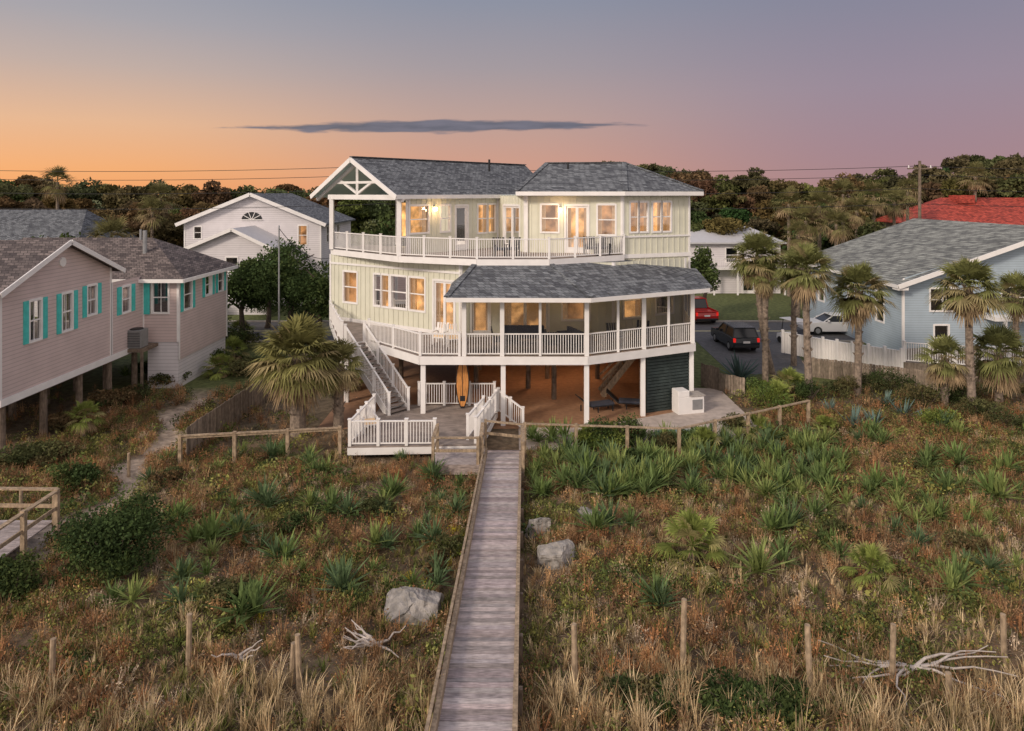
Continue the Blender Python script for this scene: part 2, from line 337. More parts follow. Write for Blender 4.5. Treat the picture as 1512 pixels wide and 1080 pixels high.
DK=[(-10.95,41.35),(-6.1,36.75),(-1.8,34.95),(1.9,34.95),(6.15,37.5)]
H.p('upper_deck','deck').prism(DK+[D,G,K,(-4.5,40.5),(-9.5,45)],UZ-.06,UZ-.005)
for a,b in zip(DK[:-1],DK[1:]): T.beam((a[0],a[1],UZ-.17),(b[0],b[1],UZ-.17),.08,.33)
H.p('deck_soffit','white').prism([(x,y+.06) for x,y in DK]+[D,G,K,(-9.5,45)],UZ-.3,UZ-.26)
rail(H,[(x,y+.1,UZ) for x,y in DK],posts=1.75,name='upper_railing')
W0=(-11.0,41.3);W1=(-2.7,35.9);W2=(5.4,36.3)
w=Wall(H,W0,W1,DZ,UZ-.3)
w.make([op(w,508,527,4.45,6.2),op(w,553,562,4.45,6.2),op(w,564,574,4.45,6.2),op(w,578,600,4.45,6.2),op(w,605,627,4.45,6.2),op(w,641,671,3.42,6.15,'dd')],'green',.36,lit=('int2','int1','int1'))
w.ob(T,0,w.L,6.62,6.74,.03,.06); w.ob(T,0,w.L,3.3,3.5,.03,.06)
w=Wall(H,W1,W2,DZ,UZ-.3); w.make([(.6,1.5,3.42,5.9,'d'),(2.2,4.6,3.5,6.0,'dd'),(5.4,6.8,4.2,6.0)],'green',.4,lit=('int1','int1','int2'))
w=Wall(H,W2,(9.9,38.9),DZ,UZ-.3); w.make([(.7,1.9,4.2,6.0),(3,4.2,4.2,6.0)],'green',.4,lit=('int1',))
for P0,P1 in((E2,(-.5,49)),((-.5,49),(-9,47)),((-9,47),W0)):
    w=Wall(H,P0,P1,DZ,UZ-.3); w.make([],'green',.4)
H.p('first_floor_slab','white').prism([(-11,41.2),(-2.7,35.95),(5.4,36.35),(9.9,38.9),E2,(-.5,49),(-9,47)],DZ-.35,DZ-.02)
D1=[(-10.95,41.1),(-9.3,36.2),(-8.55,34.25),(-7.5,35.2),(-4.3,31.75),(3.52,31.7),(9.25,34.5),(9.95,38.8)]
H.p('first_deck','deck').prism(D1+[(5.4,36.3),(-2.7,35.9)],DZ-.1,DZ-.003)
for a,b in zip(D1[:-1],D1[1:]): T.beam((a[0],a[1],DZ-.2),(b[0],b[1],DZ-.2),.08,.38)
H.p('under_deck','white').prism(D1+[(5.4,36.3),(-2.7,35.9)],DZ-.37,DZ-.33)
rail(H,[(-10.9,41,DZ),(-9.2,36.2,DZ),(-8.6,34.6,DZ)],name='deck_railing'); rail(H,[(-7.35,35.1,DZ),(-4.28,31.85,DZ),(-2.45,31.8,DZ)],name='deck_railing')
PF=[(-2.23,31.82),(3.48,31.82),(9.12,34.55),(9.8,38.7)]
rp=H.p('porch_railing','white')
for a,b in zip(PF[:-1],PF[1:]):
    a=Vector((*a,DZ));b=Vector((*b,DZ)); L_=(b-a).length; k=int(L_/.12); rp.beam(a+Vector((0,0,1.02)),b+Vector((0,0,1.02)),.09,.05); rp.beam(a+Vector((0,0,.1)),b+Vector((0,0,.1)),.05,.05)
    for i in range(1,k): c=a+(b-a)*i/k; rp.post(c.x,c.y,DZ+.12,DZ+.99,.032)
for a,b,ks in((PF[0],PF[1],(0,.31,.62,1)),(PF[1],PF[2],(.28,.52,.76,1)),(PF[2],PF[3],(.5,1))):
    for k in ks:
        x=a[0]+(b[0]-a[0])*k;y=a[1]+(b[1]-a[1])*k; T.post(x,y,DZ,6.0,.2 if (k in(0,1,.31,.52)) else .12)
SCN=H.p('porch_screens','screen')
for a,b in zip(PF[:-1],PF[1:]):
    SCN.poly([(a[0],a[1]+.06,DZ+.1),(b[0],b[1]+.06,DZ+.1),(b[0],b[1]+.06,5.95),(a[0],a[1]+.06,5.95)])
    T.beam((a[0],a[1],5.93),(b[0],b[1],5.93),.19,.26)
T.beam((-2.23,31.95,5.93),(-2.9,36,5.93),.19,.26)
pz=6.12;tz=7.24
EL=(-3.0,31.2,pz);EM=(3.6,31.1,pz);ER=(9.95,34.35,pz);TL=(-1.9,35.1,tz);TM=(2.0,35.1,tz);TR=(6.1,37.65,tz);X1=(10.35,38.9,6.55);ELb=(-3.2,36.2,pz)
PR=H.p('porch_roof','roof')
for f in([EL,EM,TM,TL],[EM,ER,TR,TM],[ER,(10.5,39,pz+.1),X1],[ER,X1,TR],[ELb,EL,TL]): PR.slab(f,.1)
for a,b in((EL,EM),(EM,ER),(ER,(10.5,39,pz+.1)),(ELb,EL)): T.beam((a[0],a[1],a[2]-.12),(b[0],b[1],b[2]-.12),.06,.2)
for a,b in((EL,TL),(EM,TM),(ER,X1)): RD.beam((a[0],a[1],a[2]+.03),(b[0],b[1],b[2]+.03),.26,.05)
H.p('porch_soffit','ceil').prism([EL[:2],EM[:2],ER[:2],(10.4,39),(5.4,36.3),(-2.7,35.9)],5.99,6.0)
for (x,y,e) in((-.5,34.8,24),(3.2,34.8,24),(7.2,36.4,18)):
    plight('porch_ceiling_light',(x,y,5.6),e,(1,.58,.28)); H.p('porch_lamps','lamp').cyl((x,y,5.8),(x,y,5.95),.12,.12)
for (x,y) in((gx(625,31.95),31.95),(gx(743,31.95),31.95),(gx(866,31.9),31.9),(gx(949,33.3),33.3),(9.1,34.7),(-8.6,35.5),(-9.3,36.9)): T.post(x,y,0,DZ-.38,.22)
PL=H.p('timber_piles','pile')
for (x,y) in((gx(818,36),36),(gx(808,40),40),(gx(780,38),38),(-5,38),(-2,38),(-2,42),(-6.5,40),(-9.5,42),(5,40),(8,40),(-5.5,43.5),(2.2,43)): PL.cyl((x,y,0),(x,y,DZ-.35),.14,.13)
H.p('ground_floor_paving','rug').box(-9,9.8,31.5,46,.0,.03)
H.p('ground_level_back_wall','brown').box(-3.2,9.6,44.2,44.4,0,DZ-.35)
H.p('ground_level_back_wall').box(-3.2,-3.0,39,44.2,0,DZ-.35)
T.box(1.2,2.2,44.1,44.2,0,2.1)
for (x,y) in((1.5,39),(4.5,40.5)): plight('carport_light',(x,y,2.7),55,(1,.55,.28),.15)
SL=H.p('slatted_wall','slat')
a=Vector((gx(955,33.7),33.7));b=Vector((9.15,34.75)); b2=Vector((9.8,38.7))
for (p,q) in((a,b),(b,b2)):
    for i in range(19): SL.beam((p.x,p.y,.1+i*.155),(q.x,q.y,.1+i*.155),.03,.12)
    for k in(0,.5,1): c=p.lerp(q,k); SL.post(c.x+.02,c.y+.06,0,DZ-.4,.09)
    SL.beam((p.x,p.y+.12,1.5),(q.x,q.y+.12,1.5),.02,2.9)
S=H.p('timber_stair','tan')
for off in(0,.9):
    S.beam((gx(889,35.5),35.5+off,.35),(gx(946,35.2),35.2+off,2.9),.06,.3); S.beam((gx(889,35.5),35.5+off,1.2),(gx(946,35.2),35.2+off,3.3),.06,.1)
for i in range(12): k=i/12; x=gx(889,35.5)*(1-k)+gx(946,35.2)*k; S.box(x-.02,x+.24,35.45,36.3,.3+k*2.7,.35+k*2.7)
ST=H.p('exterior_stair','white'); TR_=H.p('stair_treads','deck')
top=Vector((-8.05,34.75,DZ));bot=Vector((-5.3,32.0,.6)); d=(bot-top); dh=Vector((d.x,d.y,0)).normalized(); sd=Vector((-dh.y,dh.x,0))*.55
for s_ in(-1,1):
    a=top+sd*s_;b=bot+sd*s_; ST.beam(a-Vector((0,0,.12)),b-Vector((0,0,.12)),.05,.32); rail(H,[tuple(a+dh*.1-Vector((0,0,.08))),tuple(b)],h=.98,posts=1.3,name='stair_railing')
for i in range(15):
    c=top+d*((i+.5)/15); a=c-sd;b=c+sd; TR_.beam((a.x,a.y,c.z),(b.x,b.y,c.z),.27,.045); ST.beam((a.x-dh.x*.12,a.y-dh.y*.12,c.z-.1),(b.x-dh.x*.12,b.y-dh.y*.12,c.z-.1),.02,.16)
H.build()
P=Obj('pool_platform_deck'); pp=[(-6.65,27.7),(-1.35,27.95),(-.7,32.4),(-.75,33.2),(-6.3,33.2)]
P.p('boards','deck').prism(pp,.5,.6)
for a,b in zip(pp,pp[1:]+pp[:1]): P.p('skirt','white').beam((a[0],a[1],.4),(b[0],b[1],.4),.06,.28)
rail(P,[(-6.3,31.2,.6),(-6.6,27.78,.6),(-3.15,27.85,.6)],h=1.0,posts=1.15)
rail(P,[(-1.5,28.1,.6),(-.75,32.0,.6)],h=1.0,posts=1.3); rail(P,[(-.65,32.2,.6),(.5,31.2,.02)],h=1.0,posts=.8); rail(P,[(-1.85,28.5,.6),(-1.3,31.0,.6)],h=.98,posts=1.2)
rail(P,[(-4.5,33.1,.6),(-.85,33.1,.6)],h=1.05,posts=1.3)
for x,y in pp: P.p('footings','pile').post(x+.1*(1 if x<-3 else -1),y+.15,-.2,.5,.14)
P.build()
def chair(name,x,y,z,rz,m='black',cush='cush'):
    c=Obj(name,(x,y,z),rz); f=c.p('frame',m)
    for a in(-.3,.3):
        f.post(a,-.28,0,.62,.05); f.post(a,.28,0,.5,.05); f.beam((a,-.32,.63),(a,.34,.6),.08,.04); f.beam((a,.28,.3),(a,.42,1.0),.05,.05)
    f.box(-.3,.3,-.3,.3,.34,.38)
    for i in range(5): f.beam((-.24+i*.12,.27,.38),(-.24+i*.12,.41,1.0),.07,.02)
    c.p('cushion',cush).box(-.27,.27,-.28,.24,.382,.47); c.build()
for (px,Y,r) in((738,36.4,.2),(757,36.6,-.3),(872,37.2,.1),(893,37.4,-.3)): chair('deck_chair',gx(px,Y),Y,UZ,r)
chair('deck_chair',gx(668,34),34,DZ,.3,'white','curt'); chair('deck_chair',gx(650,34.4),34.4,DZ,-.3,'white','curt')
def sofa(x,y,z,rz,L=1.9):
    c=Obj('outdoor_sofa',(x,y,z),rz); f=c.p('frame','black'); f.box(-L/2,L/2,-.4,.4,.12,.3); f.box(-L/2,-L/2+.1,-.4,.4,.3,.62); f.box(L/2-.1,L/2,-.4,.4,.3,.62); f.box(-L/2+.1,L/2-.1,.3,.4,.3,.8)
    for a in(-L/2+.06,L/2-.06):
        for b in(-.34,.34): f.post(a,b,0,.12,.06)
    q=c.p('cushions','cush'); n=3
    for i in range(n):
        a=-L/2+.12+i*(L-.24)/n; q.box(a+.01,a+(L-.24)/n-.01,-.38,.28,.302,.46); q.box(a+.01,a+(L-.24)/n-.01,.12,.29,.47,.85)
    c.build(.02)
sofa(.6,34.6,DZ,0,2.3); sofa(2.9,33.9,DZ,-1.2,1.6)
chair('porch_chair',-.6,33.5,DZ,1.6); chair('porch_chair',1.9,32.8,DZ,3.0); chair('porch_chair',5.2,34.3,DZ,.3); chair('porch_chair',6.6,35,DZ,-.5)
t=Obj('porch_table',(.9,33.2,DZ)); t.p('top','deck').box(-.5,.5,-.3,.3,.4,.45)
for a in(-.44,.44):
    for b in(-.24,.24): t.p('legs','black').post(a,b,0,.4,.05)
t.build()
def lounger(x,y,rz):
    c=Obj('lounge_chair',(x,y,.03),rz); f=c.p('frame','black'); f.box(-.3,.3,-.9,.4,.28,.33); f.beam((0,.4,.32),(0,1.0,.85),.6,.05)
    for a in(-.26,.26):
        for b in(-.8,0,.7): f.post(a,b,0,.3,.05)
    c.p('pad','cush').box(-.28,.28,-.88,.38,.332,.42); c.build()
lounger(gx(880,34),34,1.9); lounger(gx(925,34.5),34.5,1.4)
chair('platform_chair',gx(545,29.5),29.5,.6,.4,'white','curt')
S=Obj('surfboard',(gx(683,32.6),32.6,.62))
def board(p,wd,ht,y0,y1,zo=0):
    pts=[]; n=14
    for i in range(n+1):
        k=i/n; z=k*ht; ww=wd*math.sin(math.pi*min(1,max(0,(k*.93+.03))))**.55; pts.append((ww,z+zo))
    out=[(a,z) for a,z in pts]+[(-a,z) for a,z in pts[::-1]]
    m=len(out); p.add([(a,y0,z) for a,z in out]+[(a,y1,z) for a,z in out],[tuple(range(m)),tuple(range(m,2*m))[::-1]]+[(i,(i+1)%m,m+(i+1)%m,m+i) for i in range(m)])
board(S.p('rim','black'),.33,2.4,-.02,.03); board(S.p('deck_face','surf'),.28,2.2,-.05,-.022,.1)
S.p('fin_patch','black').box(-.12,.12,-.06,-.051,.35,.6); S.p('stringer','black').box(-.012,.012,-.06,-.051,.6,2.1)
S.build()
G_=Obj('outdoor_kitchen_counter',(gx(1015,34),33.9,.02),.25); b=G_.p('body','white'); b.box(-.7,.7,-.35,.35,0,.85); b.box(-.7,-.1,-.35,.35,.852,1.15)
G_.p('counter_top','concrete').box(-.08,.76,-.4,.4,.852,.9); G_.p('doors','metal').box(.05,.6,-.37,-.352,.2,.7); G_.build(.02)
# ================================================================= ground
def ns(a,b,n): return np.linspace(a,b,n)
xs=np.unique(np.round(np.concatenate([ns(-900,-60,14),ns(-60,-26,18),ns(-26,26,240),ns(26,60,18),ns(60,900,14)]),3))
ys=np.unique(np.round(np.concatenate([ns(-60,4,14),ns(4,36,170),ns(36,70,30),ns(70,1500,24)]),3))
XX,YY=np.meshgrid(xs,ys); ZZ=hgt(XX,YY); nx,ny=len(xs),len(ys)
def pathx(y): return np.interp(y,[10,20,24,27,30,34,40],[-15.0,-14.0,-14.1,-14.8,-15.3,-16.4,-17.5])+.35*np.sin(np.asarray(y)*1.1)
def pathw(y): return .62+.25*np.sin(np.asarray(y)*1.7+1)
pd=np.abs(XX-pathx(YY)); pm=np.clip((pathw(YY)+.25-pd)/.5,0,1)*np.clip((YY-18)/2,0,1)*np.clip((38-YY)/2,0,1)
ZZ=ZZ-pm*.10+pm*.04*np.sin(XX*6)*np.sin(YY*5)
soil=np.array([.15,.105,.065]);sand=np.array([.44,.35,.27]);lawn=np.array([.11,.13,.045]);yard=np.array([.15,.115,.075])
n1=.5+.5*np.sin(XX*.9+2*np.sin(YY*.7))*np.sin(YY*1.1+XX*.3)
CC=soil[None,None,:]*(.7+.6*n1[...,None]); CC=CC+(np.array([.26,.20,.13])-CC)*(np.clip(n1-.78,0,1)*2.0)[...,None]
m=np.clip((YY-29)/3,0,1)[...,None]; CC=CC*(1-m)+yard*m
m=np.clip((YY-36.5)/1.5,0,1)[...,None]; CC=CC*(1-m)+lawn*m
CC=CC*(1-pm[...,None])+sand*pm[...,None]
idx=np.arange(nx*ny).reshape(ny,nx); Q=np.stack([idx[:-1,:-1],idx[:-1,1:],idx[1:,1:],idx[1:,:-1]],-1).reshape(-1,4)
g=npmesh('ground',np.stack([XX,YY,ZZ],-1).reshape(-1,3),Q,CC.reshape(-1,3),'ground')
for f in g.data.polygons: f.use_smooth=True
Rd=Obj('road'); Rd.p('asphalt','asphalt').box(-250,250,50,57.5,-.05,.012); Rd.p('kerb','concrete').box(-250,250,57.5,57.7,-.05,.12); Rd.p('kerb').box(-250,12.5,49.8,50,-.05,.12); Rd.p('kerb').box(20.5,250,49.8,50,-.05,.12)
Rd.p('centre_line','line').box(-250,250,53.6,53.72,.013,.017); Rd.p('centre_line').box(-250,250,53.86,53.98,.013,.017); Rd.build()
o=Obj('driveway'); o.p('slab','asphalt').prism([(13.2,41),(18.2,41),(20,49.95),(13.5,49.95)],-.05,.02); o.build()
o=Obj('pool_patio'); o.p('pavers','paver').prism([(.3,28.9),(9.2,28.9),(11.5,32),(11.5,38),(9.8,38),(9.2,34.4),(3.5,31.6),(.3,31.6)],-.05,.035)
pts=[(7.6+1.25*math.cos(t),30.75+.5*math.sin(t)) for t in np.linspace(0,2*math.pi,25)[:-1]]
o.p('pool_coping','concrete').prism([(7.6+(x-7.6)*1.15,30.75+(y-30.75)*1.3) for x,y in pts],.035,.08); o.p('pool_water','pool').prism(pts,.08,.084); o.build()
# ================================================================= boardwalk
B=Obj('boardwalk'); bp=B.p('planks','plank')
def bwc(Y): return (-.63+(Y-11.6)*(.28/15.4), 1.75-(Y-11.6)*(1.25/15.4))
Y=3.0
while Y<27.6:
    x,z=bwc(Y); c=rnd.uniform(.66,1.2); w_=rnd.uniform(-.025,.025); bp.col=(c*rnd.uniform(.97,1.06),c,c*rnd.uniform(.96,1.04))
    bp.box(x-.66+w_,x+.66+w_,Y,Y+.132,z-.04,z+rnd.uniform(-.004,.006)); Y+=.15
cb=B.p('edge_rails','tan'); a=bwc(3);b=bwc(27.3)
for s_,hh in((-.68,.14),(.68,.05)):
    cb.beam((a[0]+s_,3,a[1]-.06+hh),(b[0]+s_,27.3,b[1]-.06+hh),.09,.14+hh)
for i in range(14):
    Y=4+i*1.75; x,z=bwc(Y)
    for s_ in(-.76,.76): B.p('piles','pile').post(x+s_,Y,-.3,z+(.12 if s_<0 else .0),.1)
cb.beam((a[0]-.77,3,a[1]+.27),(b[0]-.77,27.3,b[1]+.27),.06,.05)
bp.col=(1,1,1); Y=26.15
while Y<27.7:
    c=rnd.uniform(.8,1.1); bp.col=(c,c,c); bp.box(-3.05,-1.05,Y,Y+.135,.46,.5); Y+=.15
bp.col=(.9,.85,.8); bp.box(-3.05,-1.05,26.1,26.14,.12,.49)
def pr(o,pts,h,pw=.11,mids=(.5,),nm='timber_rails',m='tan',gap=2.2):
    p=o.p(nm,m); first=True
    for a,b in zip(pts[:-1],pts[1:]):
        a=Vector(a);b=Vector(b);d=b-a;n=max(1,round(d.length/gap))
        for i in range(0 if first else 1,n+1):
            c=a+d*i/n; j=rnd.uniform(-.02,.02); p.post(c.x+j,c.y,c.z-.25,c.z+h+.05+j,pw)
        first=False
        p.beam(a+Vector((0,0,h)),b+Vector((0,0,h)),.14,.045)
        for k in mids: p.beam(a+Vector((0,0,h*k)),b+Vector((0,0,h*k)),.04,.11)
pr(B,[(-3.02,27.6,.5),(-3.02,26.2,.5),(-1.3,26.2,.5)],1.0,gap=1.5); pr(B,[(.42,25.4,.62),(.42,27.7,.5),(-1.1,28.0,.55)],1.0,gap=1.6); pr(B,[(-1.2,26.3,.5),(-1.2,27.8,.5)],1.0,gap=1.6)
B.build()
def gpt(px,py): return ground_at(px,py)
f=Obj('timber_post_fence'); P0=[gpt(775,668),gpt(1003,676),gpt(1194,630)]
pr(f,[(p[0],p[1],p[2]) for p in P0],1.2,.13,mids=(),gap=2.1); f.build()
f=Obj('timber_post_fence'); P0=[gpt(266,690),gpt(507,668)]; P0[1]=(P0[1][0],28,0.02); pr(f,P0,1.25,.13,mids=(.95,),gap=2.3); f.build()
def plankfence(name,p,q,h,tone=1,w=.14,mat_='fence'):
    f=Obj(name); P=f.p('boards',mat_); a=Vector(p);b=Vector(q);L=(b-a).length;n=int(L/(w+.01)); dr=(b-a)/L; sdv=Vector((-dr.y,dr.x,0))
    for i in range(n):
        c=a+dr*(i+.5)*L/n; z=float(hgt(c.x,c.y)); t_=rnd.uniform(.7,1.25)*tone; P.col=(t_,t_*.98,t_*.95); hh=h+rnd.uniform(-.03,.03)
        e=dr*w/2; s2=sdv*.012; P.hexa([c-e-s2+Vector((0,0,z-.1)),c+e-s2+Vector((0,0,z-.1)),c+e+s2+Vector((0,0,z-.1)),c-e+s2+Vector((0,0,z-.1)),c-e-s2+Vector((0,0,z+hh)),c+e-s2+Vector((0,0,z+hh)),c+e+s2+Vector((0,0,z+hh)),c-e+s2+Vector((0,0,z+hh))])
    r=f.p('rails',mat_); r.col=(.8*tone,.78*tone,.75*tone)
    for k in(.25,.85): r.beam(a+Vector((0,0,h*k))+sdv*.04,b+Vector((0,0,h*k))+sdv*.04,.05,.09)
    f.build()
plankfence('plank_fence',(-13.3,27.9,0),(-12.6,39,0),1.35,1.2)
plankfence('plank_fence',(-12.6,39,0),(-10.8,40.5,0),1.35,1.2)
plankfence('plank_fence',(gx(1062,37.5),37.5,0),(gx(1100,36.5),36.5,0),1.0,1.3)
plankfence('plank_fence',(gx(1035,38.5),38.5,0),(gx(1062,37.5),37.5,0),1.3,1.2)
plankfence('retaining_plank_fence',(gx(1195,40.5),40.5,0),(gx(1385,37.2),37.2,0),1.15,1.3)
f=Obj('white_picket_fence'); W_=[(gx(1155,46),46,.15),(gx(1235,43),43,.15),(gx(1330,40.5),40.5,.15)]
p=f.p('panels','white')
for j_,(a,b) in enumerate(zip(W_[:-1],W_[1:])):
    a=Vector(a);b=Vector(b);n=int((b-a).length/.17)
    for i in range(n):
        c=a.lerp(b,(i+.5)/n); p.post(c.x,c.y,c.z,c.z+1.35,.13)
    for k in range(j_ and 1,5): c=a.lerp(b,k/4); p.post(c.x,c.y-.08,c.z,c.z+1.55,.15)
    p.beam(a+Vector((0,0,1.38)),b+Vector((0,0,1.38)),.12,.05)
f.build()
f=Obj('white_deck_railing'); rail(f,[(gx(1335,40.4),40.4,.9),(gx(1410,39.5),39.5,.9),(gx(1530,39),39,.9)],h=1.15,posts=1.6); 
f.p('deck_base','fence').prism([(gx(1335,40.4),40.4),(gx(1410,39.5),39.5),(gx(1530,39),39),(gx(1530,44),44),(gx(1340,44),44)],0,.88); f.build()
# ================================================================= neighbours
N=Obj('pink_beach_cottage'); fz=2.6
w=Wall(N,(-20.5,27.3),(-20.5,34.9),fz,7.1)
def lw(Y0,hw,a,b,k='w',sw=.3): return (Y0-27.3-hw,Y0-27.3+hw,a,b,k,sw)
w.make([lw(29.35,.33,4.6,6.25),lw(31.45,.33,4.6,6.25),lw(33.3,.33,5.0,6.35)],'pink',shut='teal',lit=('dark',),gbars=True)
N.p('walls').poly([(-20.5,27.3,7.1),(-20.5,34.9,7.1),(-20.5,31.1,8.6)])
T=N.p('trim'); T.cyl((-20.52,31.1,7.75),(-20.44,31.1,7.75),.22,.22,14)
w=Wall(N,(-34,27.3),(-20.5,27.3),fz,7.1); w.make([(8,9,4.6,6.2),(11,12,4.6,6.2)],'pink',shut='teal',lit=('dark',))
Rf=N.p('roof','roofbrown'); Rf.slab([(-34.5,26.8,6.95),(-20.1,26.8,6.95),(-20.1,31.1,8.75),(-34.5,31.1,8.75)],.12); Rf.slab([(-20.1,35.4,6.95),(-34.5,35.4,6.95),(-34.5,31.1,8.75),(-20.1,31.1,8.75)],.12)
T.beam((-20.06,26.8,6.86),(-20.06,31.1,8.66),.05,.22); T.beam((-20.06,31.1,8.66),(-20.06,35.4,6.86),.05,.22); T.beam((-34.5,26.77,6.86),(-20.1,26.77,6.86),.05,.2)
w=Wall(N,(-20.5,34.9),(-20.5,38),fz,6.3); w.make([(1.0,1.7,4.6,5.9)],'pink',shut='teal',lit=('dark',))
bx0,bx1,by0,by1=-23.5,-18.55,38,44.4
w=Wall(N,(bx0,by0),(bx1,by0),fz,6.2); w.make([(w.t(226),w.t(248),4.25,5.9,'w')],'pink',lit=('dark',),gbars=True)
Sh=N.p('shutters','teal'); w.ob(Sh,w.t(199),w.t(222),4.15,6.0,.05,.09)
w=Wall(N,(bx1,by0),(bx1,by1),1.6,6.2); w.make([(.6,1.5,4.3,5.9,'w',.3),(3.3,4.1,4.7,5.9,'w',.3),(5.1,5.8,4.7,5.9,'w',.25)],'pink',shut='teal',lit=('dark',))
w=Wall(N,(bx1,by1),(bx0,by1),fz,6.2); w.make([],'pink')
ex0,ex1,ey0,ey1,e_,r_=bx0-6,bx1+.5,by0-.5,by1+.5,6.15,8.2
a1=(ex0,ey0,e_);a2=(ex1,ey0,e_);a3=(ex1,ey1,e_);a4=(ex0,ey1,e_);r1=(ex0,41.2,r_);r2=(-21.7,41.2,r_)
for f_ in([a1,a2,r2,r1],[a2,a3,r2],[a3,a4,r1,r2]): Rf.slab(f_,.1)
T.beam((a1[0],a1[1]-.02,e_-.1),(a2[0],a2[1]-.02,e_-.1),.05,.2); T.beam((a2[0]+.02,a2[1],e_-.1),(a3[0]+.02,a3[1],e_-.1),.05,.2)
N.p('soffit','white').prism([(ex0,ey0),(ex1,ey0),(ex1,ey1),(ex0,ey1)],e_-.2,e_-.17)
N.p('foundation','whitelap').box(-20.3,bx1-.05,by0+.05,by1-.1,0,2.59)
N.p('floor_deck','fence').box(-34,-20.52,27.35,44,fz-.35,fz-.02)
T.box(-20.55,-20.45,27.3,37.95,fz-.3,fz-.01)
for y in(27.8,30.3,32.8,35.2,37.6):
    for x in(-20.8,-24,-28): N.p('piles','pile').cyl((x,y,0),(x,y,fz-.35),.16,.15)
N.p('vent_pipes','metal').cyl((-21.4,39.8,7.2),(-21.4,39.8,8.7),.12,.12); N.p('vent_pipes').cyl((-22.3,41,8),(-22.3,41,8.7),.07,.07)
N.build()
AC=Obj('air_conditioner',(gx(188,36.8),36.8,2.6)); AC.p('stand','pile').box(-1.1,1.1,-.5,1.1,-.2,-.02)
for x in(-1,1): AC.p('stand').post(x,-.4,-2.6,-.2,.12)
b=AC.p('case','acgrey')
for x in(-.5,.5):
    b.box(x-.42,x+.42,-.4,.4,0,.95)
    for i in range(9): AC.p('fins','black').box(x-.4,x+.4,-.42,-.405,.08+i*.09,.11+i*.09)
    AC.p('fan_grille','black').cyl((x,0,.952),(x,0,1.0),.34,.34,16)
AC.build(.01)
N=Obj('white_gabled_house'); Yf=66
x0,x1=gx(272,Yf),gx(474,Yf); xm=gx(372,Yf); ez=8.0; az=10.85
w=Wall(N,(x0,Yf),(x1,Yf),0,ez); w.make([(w.t(287),w.t(297),6.5,7.6),(w.t(441),w.t(453),5.9,7.7),(w.t(310),w.t(322),2.4,3.6),(w.t(343),w.t(355),2.4,3.6)],'whitelap',lit=('dark','int2'))
N.p('walls').poly([(x0,Yf,ez),(x1,Yf,ez),(xm,Yf,az-.1)])
w=Wall(N,(x1,Yf),(x1,Yf+12),0,ez); w.make([(2,3,6,7.5),(6,7,6,7.5)],'whitelap',lit=('dark',))
Rf=N.p('roof','roof'); Rf.slab([(x0-.6,Yf-.5,ez-.1),(xm,Yf-.5,az),(xm,Yf+12,az),(x0-.6,Yf+12,ez-.1)],.12); Rf.slab([(x1+.6,Yf-.5,ez-.1),(xm,Yf-.5,az),(xm,Yf+12,az),(x1+.6,Yf+12,ez-.1)],.12)
T=N.p('trim'); T.beam((x0-.6,Yf-.54,ez-.2),(xm,Yf-.54,az-.1),.06,.34); T.beam((x1+.6,Yf-.54,ez-.2),(xm,Yf-.54,az-.1),.06,.34)
arc=[(xm+1.0*math.cos(t),Yf-.03,8.3+.75*math.sin(t)) for t in np.linspace(0,math.pi,13)]; N.p('arched_window','dark').poly(arc)
for t in np.linspace(0,math.pi,6): T.beam((xm,Yf-.06,8.3),(xm+1.0*math.cos(t),Yf-.06,8.3+.75*math.sin(t)),.04,.06)
T.beam((xm-1.05,Yf-.08,8.28),(xm+1.05,Yf-.08,8.28),.04,.08)
y2=61; a=gx(268,y2);b=gx(400,y2);m_=gx(345,y2); w=Wall(N,(a,y2),(b,y2),0,5.8); w.make([(1,2,3.9,5.1),(4,5,3.9,5.1)],'whitelap',lit=('dark',))
N.p('walls').poly([(a,y2,5.8),(b,y2,5.8),(m_,y2,7.6)])
Rf2=N.p('lower_roof','roofwhite'); Rf2.slab([(a-.5,y2-.5,5.6),(m_,y2-.5,7.75),(m_,Yf,7.75),(a-.5,Yf,5.6)],.12); Rf2.slab([(b+.5,y2-.5,5.9),(m_,y2-.5,7.75),(m_,Yf,7.75),(b+.5,Yf,5.9)],.12)
T.beam((a-.5,y2-.54,5.5),(m_,y2-.54,7.65),.06,.3); T.beam((b+.5,y2-.54,5.8),(m_,y2-.54,7.65),.06,.3); N.build()
N=Obj('grey_roofed_house'); N.p('walls','whitelap').box(-52,-38.5,60,70,0,6.2); Rf=N.p('roof','roof')
for f_ in([(-53,59.5,6.0),(-38,59.5,6.0),(-40.5,65,9.3),(-53,65,9.3)],[(-38,59.5,6),(-38,70.5,6),(-40.5,65,9.3)],[(-38,70.5,6),(-53,70.5,6),(-53,65,9.3),(-40.5,65,9.3)]): Rf.slab(f_,.15)
N.p('fascia','white').beam((-53,59.45,5.9),(-38,59.45,5.9),.06,.25); N.build()
N=Obj('blue_gabled_house'); Yn=44.7; xl=25.6; xr=45.6; xm=35.5; e_=5.05; r_=8.65
w=Wall(N,(xl,Yn),(xr,Yn),0,5.3); w.make([(w.t(1374),w.t(1392),3.2,4.6),(w.t(1395),w.t(1412),3.2,4.6),(w.t(1480),w.t(1520),3.4,4.7),(w.t(1380),w.t(1400),.6,2.2)],'bluelap',lit=('dark',))
N.p('walls').poly([(xl,Yn,5.3),(xr,Yn,5.3),(xm,Yn,8.4)])
w=Wall(N,(xl,60),(xl,Yn),0,5.2); w.make([(3,4,2,4),(8,9,2,4),(12,13,2,4)],'bluelap',lit=('dark',))
